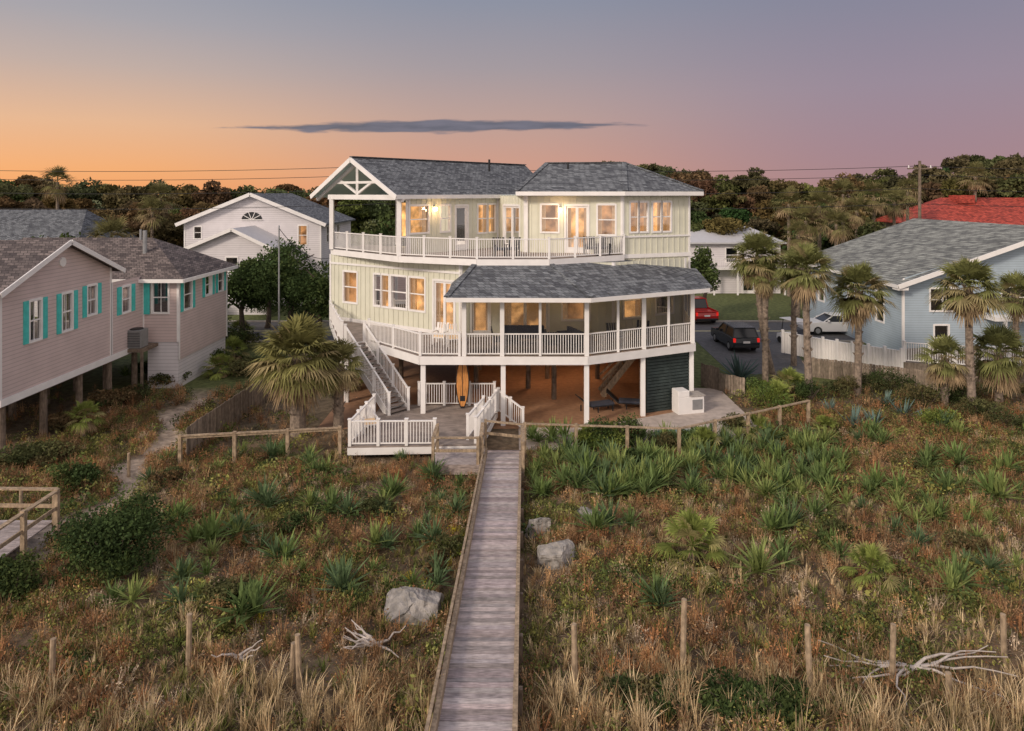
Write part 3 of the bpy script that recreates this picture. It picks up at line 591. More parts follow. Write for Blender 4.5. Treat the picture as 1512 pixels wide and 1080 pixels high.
Rf=N.p('roof','roofgrey2'); Rf.slab([(24.9,Yn-.7,4.95),(24.9,60.3,4.95),(xm,60.3,r_),(xm,Yn-.7,r_)],.14); Rf.slab([(46.2,Yn-.7,4.95),(46.2,60.3,4.95),(xm,60.3,r_),(xm,Yn-.7,r_)],.14)
T=N.p('trim'); T.beam((24.9,Yn-.74,4.83),(xm,Yn-.74,r_-.12),.06,.3); T.beam((46.2,Yn-.74,4.83),(xm,Yn-.74,r_-.12),.06,.3); T.beam((24.86,Yn-.7,4.85),(24.86,60.3,4.85),.05,.22)
T.box(24.9,xl,Yn-.65,Yn,4.6,4.78); N.p('white_porch_posts','white').post(31.5,43.6,0,2.7,.18); N.p('white_porch_posts').post(34.2,43.6,0,2.7,.18); N.p('white_porch_posts').box(30.8,37,43.5,Yn-.1,2.7,2.95); N.build()
N=Obj('red_roofed_house'); N.p('walls','whitelap').box(50,72,80,92,0,7.3); Rf=N.p('roof','roofred')
for f_ in([(49,79,7.2),(73,79,7.2),(67,86,10.3),(54,86,10.3)],[(49,79,7.2),(54,86,10.3),(49,93,7.2)],[(73,79,7.2),(73,93,7.2),(67,86,10.3)]): Rf.slab(f_,.15)
Rf.box(55,57,84,86,9.6,10.6); N.build()
N=Obj('white_two_storey_house'); Yw=74; a,b=gx(1015,Yw),gx(1152,Yw)
w=Wall(N,(a,Yw),(b,Yw),0,5.6); w.make([(1.2,2.4,3.4,4.9),(4.2,5.4,3.4,4.9),(7.4,8.6,3.4,4.9),(1.2,2.4,.7,2.1),(6,8.4,.1,2.2,'dd')],'whitelap',lit=('dark',))
N.p('roof','roofwhite').slab([(a-.5,Yw-.6,5.55),(b+.5,Yw-.6,5.55),(b-1.5,Yw+6,7.0),(a-.5,Yw+6,7.0)],.15); N.p('roof').slab([(b+.5,Yw-.6,5.55),(b+.5,Yw+12,5.55),(b-1.5,Yw+6,7.0)],.15)
N.p('trim').box(a,b,Yw-1.4,Yw-.05,2.7,2.85); 
for k in range(5): N.p('trim').post(a+(b-a)*k/4,Yw-1.3,0,2.7,.16)
rail(N,[(a,Yw-1.3,2.85),(b,Yw-1.3,2.85)],posts=2.5,bal=.2); w=Wall(N,(b,Yw),(b,Yw+12),0,5.6); w.make([],'whitelap'); N.build()
# ================================================================= vehicles
def suv(name,x,y,rz,paint,L=4.5,W=1.85,H=1.68,truck=False):
    o=Obj(name,(x,y,.015),rz); b=o.p('body',paint); h2=L/2
    b.profx([(-h2,.38),(-h2-.03,.7),(-h2+.04,1.0),(h2-1.1,1.02),(h2-.12,.9),(h2,.62),(h2-.05,.32),(h2-.5,.28),(-h2+.4,.28)],-W/2,W/2)
    g=o.p('windows','cglass'); c0,c1,t0,t1=(-h2+.06,h2-1.35,-h2+.35,h2-2.1) if not truck else (-.6,h2-1.4,-.45,h2-2.0)
    z0=1.005;z1=H-.06;i1=.16
    vs=[(-W/2+.05,c0,z0),(W/2-.05,c0,z0),(W/2-.05,c1,z0),(-W/2+.05,c1,z0),(-W/2+i1+.05,t0,z1),(W/2-i1-.05,t0,z1),(W/2-i1-.05,t1,z1),(-W/2+i1+.05,t1,z1)]
    g.hexa(vs); b.box(-W/2+i1+.02,W/2-i1-.02,t0-.08,t1+.04,z1+.002,H)
    for k in range(4): b.beam(vs[k],vs[k+4],.09,.07)
    ym=(c0+c1)/2
    for s_ in(-1,1): b.beam((s_*(W/2-.04),ym,z0),(s_*(W/2-i1-.03),ym,z1),.06,.08)
    if truck: 
        b.box(-W/2,-W/2+.08,-h2,-.62,1.0,1.12); b.box(W/2-.08,W/2,-h2,-.62,1.0,1.12); b.box(-W/2+.08,W/2-.08,-h2-.01,-h2+.06,1.0,1.12)
    t=o.p('tyres','tyre'); r=.34
    for s_ in(-1,1):
        for yy in(-h2+.85,h2-.9):
            t.cyl((s_*(W/2+.01),yy,r),(s_*(W/2-.22),yy,r),r,r,18); o.p('rims','metal').cyl((s_*(W/2+.02),yy,r),(s_*(W/2-.02),yy,r),.2,.2,12)
    tl=o.p('tail_lights','tail')
    for s_ in(-1,1): tl.box(s_*(W/2-.1)-.09,s_*(W/2-.1)+.09,-h2-.055,-h2+.1,.72,1.0)
    o.p('number_plate','white').box(-.24,.24,-h2-.05,-h2-.03,.66,.8); o.p('bumper','black').box(-W/2+.06,W/2-.06,-h2-.09,-h2+.1,.34,.52)
    for s_ in(-1,1): o.p('mirrors',paint).box(s_*(W/2+.1)-.09,s_*(W/2+.1)+.09,h2-1.75,h2-1.6,1.02,1.18)
    o.build(.035)
suv('parked_suv',gx(1098,46.6),48.6,.05,'carblk'); suv('parked_pickup_truck',gx(1036,57),59,.1,'rust',5.4,1.95,1.85,True)
suv('parked_white_car',gx(1225,53),53,1.57,'carwht',4.4,1.8,1.5); suv('parked_red_car',gx(1505,50),50,1.4,'rust',4.4,1.8,1.5)
gc=Obj('golf_cart',(gx(1172,49),49,.02),.3); b=gc.p('body','carwht'); b.profx([(-1.1,.3),(-1.1,.75),(-.4,.75),(-.35,.35),(.4,.35),(.6,.8),(1.1,.65),(1.15,.3)],-.58,.58); b.box(-.6,.6,-1.0,.8,1.78,1.84)
for x in(-.54,.54):
    gc.p('frame','black').beam((x,-.95,.75),(x,-.9,1.78),.05,.05); gc.p('frame').beam((x,.62,.8),(x,.45,1.78),.05,.05)
    for yy in(-.75,.8): gc.p('tyres','tyre').cyl((x*1.1,yy,.24),(x*.8,yy,.24),.24,.24,14)
gc.p('seat','cush').box(-.5,.5,-.85,-.4,.752,.9); gc.p('seat').box(-.5,.5,-.95,-.85,.9,1.25); gc.build(.02)
o=Obj('utility_pole',(gx(1358,62),62,0)); o.p('pole','pile').cyl((0,0,0),(0,0,13.8),.17,.12); o.p('crossarm','pile').beam((-1.1,0,13.1),(1.1,0,13.1),.1,.12)
for x in(-1,0,1): o.p('insulators','white').cyl((x,0,13.16),(x,0,13.4),.05,.04)
o.build()
o=Obj('utility_pole',(-62,63,0)); o.p('pole','pile').cyl((0,0,0),(0,0,13.4),.17,.12); o.p('crossarm','pile').beam((-1.1,0,12.8),(1.1,0,12.8),.1,.12); o.build()
o=Obj('power_lines'); p=o.p('wires','black')
for (za,yo) in((13.35,0),(12.55,0),(11.3,.3),(9.9,.2)):
    for (xa,xb,sg) in((-62,-12,.5),(-12,37,.5),(37,95,.5)):
        pr_=None
        for i in range(17):
            k=i/16; q=(xa+(xb-xa)*k,62.5+yo,za-sg*4*k*(1-k))
            if pr_: p.beam(pr_,q,.045,.045)
            pr_=q
o.build()
o=Obj('flag_pole',(gx(412,44),44,0)); o.p('pole','metal').cyl((0,0,0),(0,0,8.7),.07,.045); o.p('finial','metal').cyl((0,0,8.7),(0,0,8.82),.07,.02); o.build()
o=Obj('service_cable'); p=o.p('cable','black'); pr_=None
for i in range(15):
    k=i/14; q=(-15.0+(4.2)*k,44-2.6*k,8.6-1.6*k-1.6*4*k*(1-k)*.45)
    if pr_: p.beam(pr_,q,.03,.03)
    pr_=q
o.build()
o=Obj('neighbour_boardwalk'); x_,y_,z_=ground_at(-60,860); 
for i in range(26): t_=rnd.uniform(.7,1.1); q=o.p('planks','plank'); q.col=(t_,t_,t_); q.box(x_-3.2,x_+.9,y_-1.5+i*.15,y_-1.365+i*.15,z_+.45,z_+.49)
pr(o,[(x_-3,y_-1.4,z_+.45),(x_+1.1,y_-.6,z_+.45),(x_+1.1,y_+2.2,z_+.45)],1.0,.12,gap=1.8); pr(o,[(x_-3,y_+2.4,z_+.45),(x_+1.0,y_+2.3,z_+.45)],1.0,.12,gap=1.8); o.build()
for (px,py,hh) in((278,990,1.15),(76,1010,.9),(443,1020,1.1),(849,1020,1.3),(1008,1000,1.55),(1197,1028,1.35),(1317,1010,1.2),(1483,975,1.0),(1402,1045,.7),(430,1010,.8),(30,765,1.0),(190,700,.8)):
    x,y,z=ground_at(px,py); o=Obj('weathered_stake',(x,y,z)); o.p('post','tan').cyl((0,0,-.2),(rnd.uniform(-.06,.06),rnd.uniform(-.04,.04),hh),.065,.055,8); o.build()
def boulder(px,py,wd,ht,dp,seed):
    x,y,z=ground_at(px,py); r=random.Random(seed); bm=bmesh.new()
    bmesh.ops.create_cube(bm,size=1)
    for k in range(12):
        a=r.uniform(0,6.28);e=r.uniform(-.1,1.3); n=Vector((math.cos(a)*math.cos(e),math.sin(a)*math.cos(e),math.sin(e)))
        res=bmesh.ops.bisect_plane(bm,geom=bm.verts[:]+bm.edges[:]+bm.faces[:],plane_co=n*r.uniform(.34,.5),plane_no=n,clear_outer=True)
        bmesh.ops.contextual_create(bm,geom=[e_ for e_ in res['geom_cut'] if isinstance(e_,bmesh.types.BMEdge)])
    bmesh.ops.scale(bm,vec=(wd*1.15,dp*1.15,ht*1.15),verts=bm.verts)
    bmesh.ops.triangulate(bm,faces=bm.faces[:]); bmesh.ops.subdivide_edges(bm,edges=bm.edges[:],cuts=3,use_grid_fill=True)
    for v_ in bm.verts:
        n_=Vector((r.gauss(0,1),r.gauss(0,1),r.gauss(0,1)))*.012; v_.co+=n_
    bmesh.ops.recalc_face_normals(bm,faces=bm.faces)
    me=bpy.data.meshes.new('boulder'); bm.to_mesh(me); bm.free(); me.materials.append(M['rock'])
    ob=bpy.data.objects.new('boulder',me); ob.location=(x,y+dp*.3,z+ht*.25); ob.rotation_euler=(r.uniform(-.1,.1),r.uniform(-.25,.25),r.uniform(-.4,.6)); SC.collection.objects.link(ob)
    return (x,y+dp*.3,max(wd,dp)/2)
BD=[boulder(607,915,1.15,.72,.85,3),boulder(822,838,1.0,.8,.7,5),boulder(795,793,.6,.7,.5,8),boulder(865,768,.7,.36,.5,11)]
# ================================================================= vegetation
def rvec(n):
    a=rs.normal(size=(n,3)); return a/np.linalg.norm(a,axis=1,keepdims=True)
def leafq(P,size,asp=.5,flat=0):
    n=len(P); a=rvec(n); 
    b=np.cross(a,rvec(n)); b/=np.linalg.norm(b,axis=1,keepdims=True)
    if flat: a[:,2]*=(1-flat); b[:,2]*=(1-flat)
    s=(np.ones(n)*size)[:,None]*rs.uniform(.6,1.3,(n,1))
    return np.stack([P-a*s,P+b*s*asp,P+a*s,P-b*s*asp],1).reshape(-1,3)
def quads(n): return np.arange(n*4).reshape(-1,4)
class Acc:
    def __init__(s): s.V=[];s.C=[]
    def add(s,V,C): s.V.append(V); s.C.append(C)
    def build(s,name,m='leaf',parent=None):
        V=np.concatenate(s.V);C=np.concatenate(s.C); return npmesh(name,V,quads(len(V)//4),C,m,parent)
def crown(acc,cx,cy,cz,rx,ry,rz,nb,nl,size,cols,sub=.42):
    for i in range(nb):
        d=rvec(1)[0]; d[2]=d[2]*.8+.12; k=rs.uniform(.35,.8); c=np.array([cx+d[0]*rx*k,cy+d[1]*ry*k,cz+d[2]*rz*k]); r=np.array([rx,ry,rz*.85])*sub*rs.uniform(.7,1.2)
        q=rvec(nl); rad=rs.uniform(.55,1.08,(nl,1))
        P=c+q*rad*r; base=np.array(cols[rs.randint(len(cols))])*rs.uniform(.7,1.35)
        C=base*rs.uniform(.6,1.45,(nl,1)); acc.add(leafq(P,size),np.repeat(C,4,0))
def trunkpart(o,x,y,z0,z1,r,limbs=4,spread=1.5,m='bark'):
    p=o.p('trunk',m); 
    pts=[Vector((x,y,z0))]
    for i in range(1,5): pts.append(Vector((x+rnd.uniform(-.12,.12)*i,y,z0+(z1-z0)*i/4)))
    for i in range(4): p.cyl(pts[i],pts[i+1],r*(1-i*.16),r*(1-(i+1)*.16),8)
    for i in range(limbs):
        a=rnd.uniform(0,6.28); s_=pts[rnd.choice([2,3,4])]; e=s_+Vector((math.cos(a)*spread,math.sin(a)*spread,rnd.uniform(.3,1)*spread)); p.cyl(s_,e,r*.4,r*.12,6)
def tree(name,x,y,z,H_,r,cols,nb=22,nl=170,size=.16,rz=None,cz=None):
    o=Obj(name); trunkpart(o,x,y,z-.2,z+H_*.75,.05*H_*.5+.08,5,r*.6); o.p('roots','bark').cyl((x,y,z-.2),(x,y,z+.25),.06*H_*.5+.12,.05*H_*.5+.06,8); em=o.build()
    A_=Acc(); rz=rz or H_*.4; crown(A_,x,y,z+(cz or H_*.62),r,r,rz,nb,nl,size,cols); A_.build('foliage','leaf',em)
olive=[(.085,.095,.040),(.11,.112,.048),(.07,.083,.036),(.125,.108,.05)]
rusty=[(.15,.10,.05),(.13,.09,.045),(.165,.115,.06),(.11,.095,.045)]
dgreen=[(.05,.077,.03),(.065,.098,.035),(.085,.115,.04)]
TA=Acc()
def tl(px0,px1,Y,ytop,n,cols,size=.4,r0=2.6,low=True):
    for i in range(n):
        k=(i+rs.uniform(-.35,.35))/n; px=px0+(px1-px0)*k; yy=Y+rs.uniform(-6,8); x=gx(px,yy); yt=ytop(px)+rs.uniform(-7,13); zt=gz(yt,yy)
        r=rs.uniform(.7,1.4)*r0; cc=[cols[rs.randint(len(cols))]]; cc=[tuple(q*rs.uniform(.85,1.2) for q in cc[0])]
        crown(TA,x,yy,zt-r*.85,r*1.3,r*1.2,r*.9,14,150,size*.8,cc,sub=.34)
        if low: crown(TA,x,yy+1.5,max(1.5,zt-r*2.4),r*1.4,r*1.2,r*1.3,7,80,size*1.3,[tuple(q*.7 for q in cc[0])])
fl=lambda px: np.interp(px,[-100,0,100,200,260,330,470,540],[260,258,264,270,267,272,276,285])
fr=lambda px: np.interp(px,[840,930,1010,1100,1160,1200,1260,1330,1380,1430,1512,1700],[245,240,240,248,264,274,250,250,244,224,230,225])
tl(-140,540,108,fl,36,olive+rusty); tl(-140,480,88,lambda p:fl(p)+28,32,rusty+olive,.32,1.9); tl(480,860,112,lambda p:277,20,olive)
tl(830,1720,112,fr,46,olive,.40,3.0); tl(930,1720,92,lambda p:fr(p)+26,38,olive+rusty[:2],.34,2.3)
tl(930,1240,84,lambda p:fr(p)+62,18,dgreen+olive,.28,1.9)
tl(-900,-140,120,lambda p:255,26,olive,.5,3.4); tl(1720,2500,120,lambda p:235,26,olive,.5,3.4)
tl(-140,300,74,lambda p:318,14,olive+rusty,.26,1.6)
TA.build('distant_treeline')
tree('juniper_tree',gx(360,50),50,0,6.6,2.3,dgreen,30,230,.13); tree('juniper_tree',gx(430,49),49,0,7.6,2.7,dgreen,34,250,.13); tree('juniper_tree',gx(468,47),47,0,6.0,2.0,dgreen,26,210,.13)
tree('oak_tree',gx(100,58),58,0,7.6,3.4,dgreen+[(.12,.14,.05)],26,180,.2); tree('oak_tree',gx(190,62),62,0,7.2,2.6,olive,22,170,.2); tree('oak_tree',gx(1040,60),60,0,5.9,1.7,dgreen,20,170,.15)
tree('oak_tree',gx(395,55),55,0,6.0,2.6,dgreen,22,170,.18); tree('cedar_tree',gx(292,50),50,0,4.6,2.0,dgreen,18,170,.14)
tree('oak_tree',gx(1300,66),66,0,8.8,2.4,olive,22,170,.2); tree('oak_tree',gx(560,58),58,0,9.3,2.7,olive+dgreen,24,170,.2)
# palms
def palm(name,x,y,z0,zc,R_,nf=40,dead=14,tr=.17,lean=0,nl=24,boots=True,green=(.19,.20,.075),cd=(.38,.28,.17),top=84,rng=112):
    o=Obj(name); p=o.p('trunk','trunk'); n=10; prev=None
    for i in range(n+1):
        k=i/n; c=Vector((x+lean*(1-k)**2,y,z0-.2+(zc-z0+.1)*k)); r=tr*(1.25-.35*k+(.28 if k>.75 and boots else 0))
        if prev: p.cyl(prev[0],c,prev[1],r,10)
        prev=(c,r)
        if boots and i>2:
            for j in range(6):
                a=rnd.uniform(0,6.28); e=c+Vector((math.cos(a)*(r+.1),math.sin(a)*(r+.1),.16)); p.beam(c+Vector((math.cos(a)*r*.7,math.sin(a)*r*.7,-.05)),e,.07,.03)
    em=o.build(); V=[];C=[]
    def frond(a,e,Lf,col,droop):
        d=np.array([math.cos(a)*math.cos(e),math.sin(a)*math.cos(e),math.sin(e)]); s=np.array([-math.sin(a),math.cos(a),0]); upv=np.cross(d,s); c=np.array([x,y,zc])
        p1=c+d*Lf*.52; p1[2]-=droop*.10*Lf; w_=.018*s
        V.extend([c-w_,c+w_,p1+w_,p1-w_]); C.extend([np.array(col)*1.1]*4)
        tw=rs.uniform(-.35,.35); s2=s*math.cos(tw)+upv*math.sin(tw)
        for j in range(nl):
            ph=math.radians(-105+210*j/(nl-1))+rs.uniform(-.05,.05); dd=d*math.cos(ph)+s2*math.sin(ph); Ll=Lf*.52*(.68+.32*math.cos(ph))*rs.uniform(.85,1.1)
            q0=p1; q1=p1+dd*Ll*.6; q1[2]-=(droop*.06+.05)*Ll; q2=q1+dd*Ll*.38; q2[2]-=Ll*(.10+.28*droop)*rs.uniform(.5,1.3)
            wv=np.cross(dd,upv); wv/=np.linalg.norm(wv)+1e-6; wv=wv*.030*R_/1.6; cl=np.array(col)*rs.uniform(.75,1.3)
            V.extend([q0-wv*.4,q0+wv*.4,q1+wv,q1-wv, q1-wv,q1+wv,q2+wv*.15,q2-wv*.15]); C.extend([cl]*4+[cl*1.1]*4)
    for i in range(nf):
        k=(i+.5)/nf; e=math.radians(top-rng*k)+rs.uniform(-.14,.14); a=i*2.399+rs.uniform(-.2,.2)
        g=np.array(green)*rs.uniform(.65,1.3); 
        if rs.rand()<.35*k+.05: g=g*.5+np.array(cd)*.5
        frond(a,e,R_*rs.uniform(.85,1.12)*(.85+.15*k),g,.2+k*.7)
    for i in range(dead):
        frond(i*2.399+rs.uniform(-.3,.3),math.radians(rs.uniform(-75,-25)),R_*rs.uniform(.6,.9),np.array(cd)*rs.uniform(.55,1.2),1.1)
    npmesh('fronds',np.array(V),quads(len(V)//4),np.array(C),'leaf',em)
for (pb,yb,pc,yc,R_) in [(1143,557,1118,378,1.95),(1196,592,1190,398,1.8),(1266,583,1268,428,1.9),(1437,612,1430,423,1.9)]:
    x,y,z=ground_at(pb,yb); xc=gx(pc,y); palm('cabbage_palm',xc,y,0,gz(yc,y),R_,nf=62,dead=22,lean=(x-xc),tr=.16)
palm('cabbage_palm',gx(1475,35),35,0,2.7,1.9,nf=44,dead=40,tr=.16); palm('cabbage_palm',gx(1395,34.5),34.5,0,2.6,1.5,nf=30,dead=24,tr=.14)
palm('cabbage_palm',gx(1130,39.5),39.5,0,6.2,1.4,nf=30,dead=16,tr=.15); palm('cabbage_palm',gx(1172,43),43,0,6.4,1.5,nf=34,dead=14,tr=.15); palm('cabbage_palm',gx(1500,40),40,0,5.0,1.7,nf=36,dead=14,tr=.15)
palm('cabbage_palm',gx(440,30.8),30.8,0,3.6,2.2,nf=96,dead=64,tr=.30,nl=24,green=(.21,.20,.075)); palm('cabbage_palm',gx(500,31.6),31.6,0,3.0,1.45,nf=40,dead=36,tr=.2,green=(.18,.17,.07))
for (px,Y,yc,R_) in((85,75,268,2.3),(236,72,292,2.4),(225,70,312,2.1),(165,50,354,2.4),(1165,72,300,2.4),(1210,70,303,2.5),(1245,74,286,2.4),(1190,68,325,2.3),(1290,72,290,2.3),(1235,66,330,2.1),(1178,60,345,1.8),(1320,74,298,2.3),(1440,85,260,2.4),(1265,70,310,2.2),(1340,78,282,2.2)):
    palm('cabbage_palm',gx(px,Y),Y,0,gz(yc,Y),R_,nf=32,dead=14,nl=15,boots=False,green=(.165,.155,.065))
for (px,py,hh,R_) in((1022,835,.55,1.25),(1285,862,.4,.85),(125,650,1.1,.9),(325,555,.5,1.2),(345,530,.6,1.2),(300,520,.5,1.1),(355,500,.6,1.2),(1148,600,.5,1.1),(520,575,.7,1.0),(1165,585,.6,1.2),(1215,640,.3,.8),(905,660,.4,.9),(1040,668,.4,.9),(1120,650,.45,1.0)):
    x,y,z=ground_at(px,py); palm('palmetto',x,y,z,z+hh,R_,nf=26,dead=7,tr=.09,boots=False,green=(.21,.25,.065))
def blades(n,L,w,e0,e1,droop=.15):
    V=[]
    for i in range(n):
        a=rs.uniform(0,6.283); e=math.radians(rs.uniform(e0,e1)); l=L*rs.uniform(.65,1.1); d=np.array([math.cos(a)*math.cos(e),math.sin(a)*math.cos(e),math.sin(e)]); s=np.array([-math.sin(a),math.cos(a),0])*w
        o_=np.array([rs.uniform(-1,1)*L*.08,rs.uniform(-1,1)*L*.08,0]); p1=o_+d*l*.55; p2=o_+d*l; p2[2]-=droop*l; V+= [o_-s,o_+s,p1+s*.9,p1-s*.9,p1-s*.9,p1+s*.9,p2+s*.1,p2-s*.1]
    return np.array(V)
def scatter(acc,temps,P,scale,cols,jit=.25):
    n=len(P); ti=rs.randint(len(temps),size=n)
    for k,T_ in enumerate(temps):
        m=ti==k; c=m.sum()
        if not c: continue
        a=rs.uniform(0,6.283,c); ca,sa=np.cos(a),np.sin(a); R_=np.zeros((c,3,3)); R_[:,0,0]=ca;R_[:,0,1]=-sa;R_[:,1,0]=sa;R_[:,1,1]=ca;R_[:,2,2]=1
        V=np.einsum('nij,vj->nvi',R_,T_)*scale[m][:,None,None]+P[m][:,None,:]
        nq=len(T_)//4; C=cols[m][:,None,:]*rs.uniform(1-jit,1+jit,(c,nq,1)); C=np.repeat(C,4,1)
        acc.add(V.reshape(-1,3),C.reshape(-1,3))
def arr(l): return np.array(l,float)
yt=[blades(44,.62,.026,5,88,.04)+np.array([0,0,.16]) for _ in range(4)]
A_=Acc(); pts=[]
for (px,py) in [(590,740),(265,775),(300,805),(392,755),(372,915),(408,680),(455,680),(180,560),(790,735),(800,665),(835,680),(868,700),(905,745),(945,720),(980,715),(1040,660),(1060,690),(1078,700),(1095,715),(1125,660),(1145,720),(1150,790),(1190,775),(1215,690),(1312,665),(1372,775),(1312,735),(700,745),(680,760),(560,820),(1240,745),(870,790),(1425,690),(1480,700),(910,790),(760,760),(230,800),(345,800),(500,765),(620,800),(1030,680),(1000,700),(930,700),(850,720),(1095,655),(1230,690),(1180,680),(820,655),(1380,640),(1430,650),(1290,640),(860,690),(880,720),(1000,665),(960,690),(1070,665),(1110,690),(1350,690),(1460,740),(1400,730),(1120,850),(1400,880),(960,900),(480,700),(640,720),(520,880),(420,840)]:
    for q in range(2): x,y,z=ground_at(px+rs.uniform(-20,20),py+rs.uniform(-8,8)); pts.append((x,y,z,rs.uniform(1.0,1.6)))
for i in range(150):
    x,y,z=ground_at(rs.uniform(780,1230),rs.uniform(648,740)); pts.append((x,y,z,rs.uniform(.7,1.4)))
for i in range(70):
    x,y,z=ground_at(rs.uniform(150,700),rs.uniform(670,900)); pts.append((x,y,z,rs.uniform(.5,1.1)))
for i in range(60):
    x,y,z=ground_at(rs.uniform(1150,1512),rs.uniform(640,860)); pts.append((x,y,z,rs.uniform(.5,1.1)))
pts=arr(pts); pts=pts[(np.abs(pts[:,0]+.45)>1.2)]
cl=np.array([[.15,.21,.075],[.18,.25,.08],[.13,.19,.09],[.25,.30,.10]])[rs.randint(4,size=len(pts))]
scatter(A_,yt,pts[:,:3],pts[:,3],cl,.35); A_.build('yucca_plants')
at_=[blades(30,1.0,.05,15,85,.02) for _ in range(2)]
for (px,py,s_) in((1092,560,1.7),(1262,632,1.15),(1290,630,1.0),(1335,615,1.0),(1365,625,.8),(1225,610,.8),(1310,600,.9)):
    x,y,z=ground_at(px,py); A_=Acc(); scatter(A_,at_,arr([(x,y,z)]),arr([s_]),arr([[.15,.22,.19]]) if py>570 else arr([[.10,.15,.14]])); A_.build('agave_plant')
def bush(name,px,py,w_,h_,cols,nb=14,nl=220,size=.055):
    x,y,z=ground_at(px,py); A2=Acc(); crown(A2,x,y+w_*.3,z+h_*.42,w_*.5,w_*.45,h_*.5,nb,nl,size,cols,sub=.5)
    em=bpy.data.objects.new(name,None); SC.collection.objects.link(em); A2.build('leaves','leaf',em)
    o=Obj('stems'); 
    for i in range(6): a=rnd.uniform(0,6.28); o.p('stems','bark').cyl((x,y+w_*.3,z-.1),(x+math.cos(a)*w_*.3,y+w_*.3+math.sin(a)*w_*.3,z+h_*.6),.03,.01,6)
    o.build().parent=em
bright=[(.16,.20,.045),(.20,.24,.06),(.11,.16,.045)]
bush('wax_myrtle_bush',140,868,3.0,1.9,dgreen,26,420,.05); bush('wax_myrtle_bush',0,905,1.6,1.3,dgreen)
bush('wax_myrtle_bush',90,735,1.7,1.2,dgreen); bush('wax_myrtle_bush',895,668,2.0,1.5,dgreen+bright); bush('wax_myrtle_bush',935,668,1.9,1.4,dgreen+rusty[:1])
bush('wax_myrtle_bush',865,672,1.5,1.0,bright); bush('wax_myrtle_bush',940,700,1.3,.9,dgreen); bush('wax_myrtle_bush',985,668,1.4,.8,olive); bush('wax_myrtle_bush',1030,662,1.4,.75,dgreen+bright)
for (px,py,w_,h_,c) in((1145,612,2.2,1.7,bright),(1200,600,1.8,1.3,dgreen),(1380,610,2.6,1.7,olive),(1335,590,2.6,1.7,olive+dgreen),(1460,625,2.4,1.2,olive),(1250,590,1.8,1.2,olive),(1400,640,2.0,1.0,bright),(1500,640,2,1,olive),(1120,590,1.5,1.2,dgreen+bright),(1300,585,2.0,1.3,olive),(1420,600,2.4,1.5,dgreen+olive),(1090,640,1.3,.8,olive),(660,830,1.0,.6,olive+bright),(430,790,1.1,.55,dgreen),(1250,800,1.0,.5,olive),(330,900,1.2,.6,olive+dgreen),(560,770,1.2,.6,olive),(240,720,1.3,.7,rusty+olive),(1000,1060,1.2,.4,dgreen),(1090,1065,1.3,.4,dgreen),(1180,1070,1.2,.4,dgreen),(930,1050,1.1,.4,dgreen+olive),(640,850,.9,.5,rusty),(1440,820,1.1,.5,rusty+olive)): bush('dune_shrub',px,py,w_,h_,c,12,200,.05)
for (px,py,w_,h_,c) in((300,500,3.2,2.1,dgreen),(340,520,3.0,1.8,dgreen+olive),(295,545,2.6,1.6,dgreen),(350,560,2.4,1.4,olive),(215,560,2.2,1.2,dgreen),(240,575,2,1.1,olive+rusty),(190,600,1.8,1.0,rusty+olive),(150,610,2,1.1,dgreen+rusty),(90,640,2.0,.9,rusty),(60,690,2.2,.9,olive+rusty),(20,700,2.4,1.0,olive),(390,470,3.4,2.4,dgreen),(540,560,1.8,1.8,dgreen),(300,470,3,2.0,dgreen),(450,480,3,2.2,dgreen)): bush('garden_shrub',px,py,w_,h_,c,13,200,.075)
# dune ground cover
def region(n,y0,y1,fy=1.0):
    Yv=y0+(y1-y0)*rs.uniform(0,1,n)**fy; hw=.80*Yv+1.0; X=rs.uniform(-1,1,n)*hw; return X,Yv
def okmask(X,Y_):
    m=np.abs(X-(-.63+(Y_-11.6)*.0182))>.84
    m&=~((np.abs(X-pathx(Y_))<pathw(Y_)*rs.uniform(.7,1.15,len(X)))&(Y_>18)&(Y_<38))
    m&=~((X>-6.9)&(X<.6)&(Y_>27.4)); m&=~((X>-3.2)&(X<-.9)&(Y_>26)); m&=~((X>0)&(X<11.5)&(Y_>28.8)); m&=~((Y_>31)&(X>-9.6)&(X<11.5))
    m&=~((X>-12.9)&(X<-6.5)&(Y_>28.3)&(rs.rand(len(X))<.8))
    for b in BD: m&=((X-b[0])**2+(Y_-b[1]+.35)**2)>(b[2]*.95)**2
    m&=~((X<-20.2)&(Y_>27.5)&(rs.rand(len(X))<.85)); return m
def noise2(X,Y_): 
    return .5+.25*(np.sin(X*.8+1.7*np.sin(Y_*.6+1))+np.sin(Y_*1.05+1.3*np.sin(X*.7+2)))*.9+.12*np.sin(X*2.3+Y_*1.9)
gt=[blades(17,.34,.0065,38,88,.18) for _ in range(5)]
gtall=[blades(18,.74,.0060,50,88,.2) for _ in range(4)]
def shrublet(n,r,h_,s_):
    q=rvec(n); q[:,2]=np.abs(q[:,2]); P=q*np.array([r,r,h_])*rs.uniform(.45,1.0,(n,1)); return leafq(P,s_,.5)
sh=[shrublet(80,.30,.27,.028) for _ in range(5)]
sheed=[np.concatenate([shrublet(60,.24,.34,.022),blades(14,.4,.005,40,85,.0)]) for _ in range(4)]
GA=Acc()
def place(n,y0,y1,fy,temps,s0,s1,pal,keep=None,jit=.4):
    X,Y_=region(n,y0,y1,fy); m=okmask(X,Y_); 
    if keep is not None: m&=keep(X,Y_)
    X,Y_=X[m],Y_[m]; P=np.stack([X,Y_,hgt(X,Y_)-.01],-1); c=np.array(pal)[rs.randint(len(pal),size=len(X))]*rs.uniform(.65,1.4,(len(X),1))
    scatter(GA,temps,P,rs.uniform(s0,s1,len(X)),c,jit)
tanp=[(.50,.38,.22),(.43,.32,.18),(.60,.47,.29),(.35,.27,.15)]
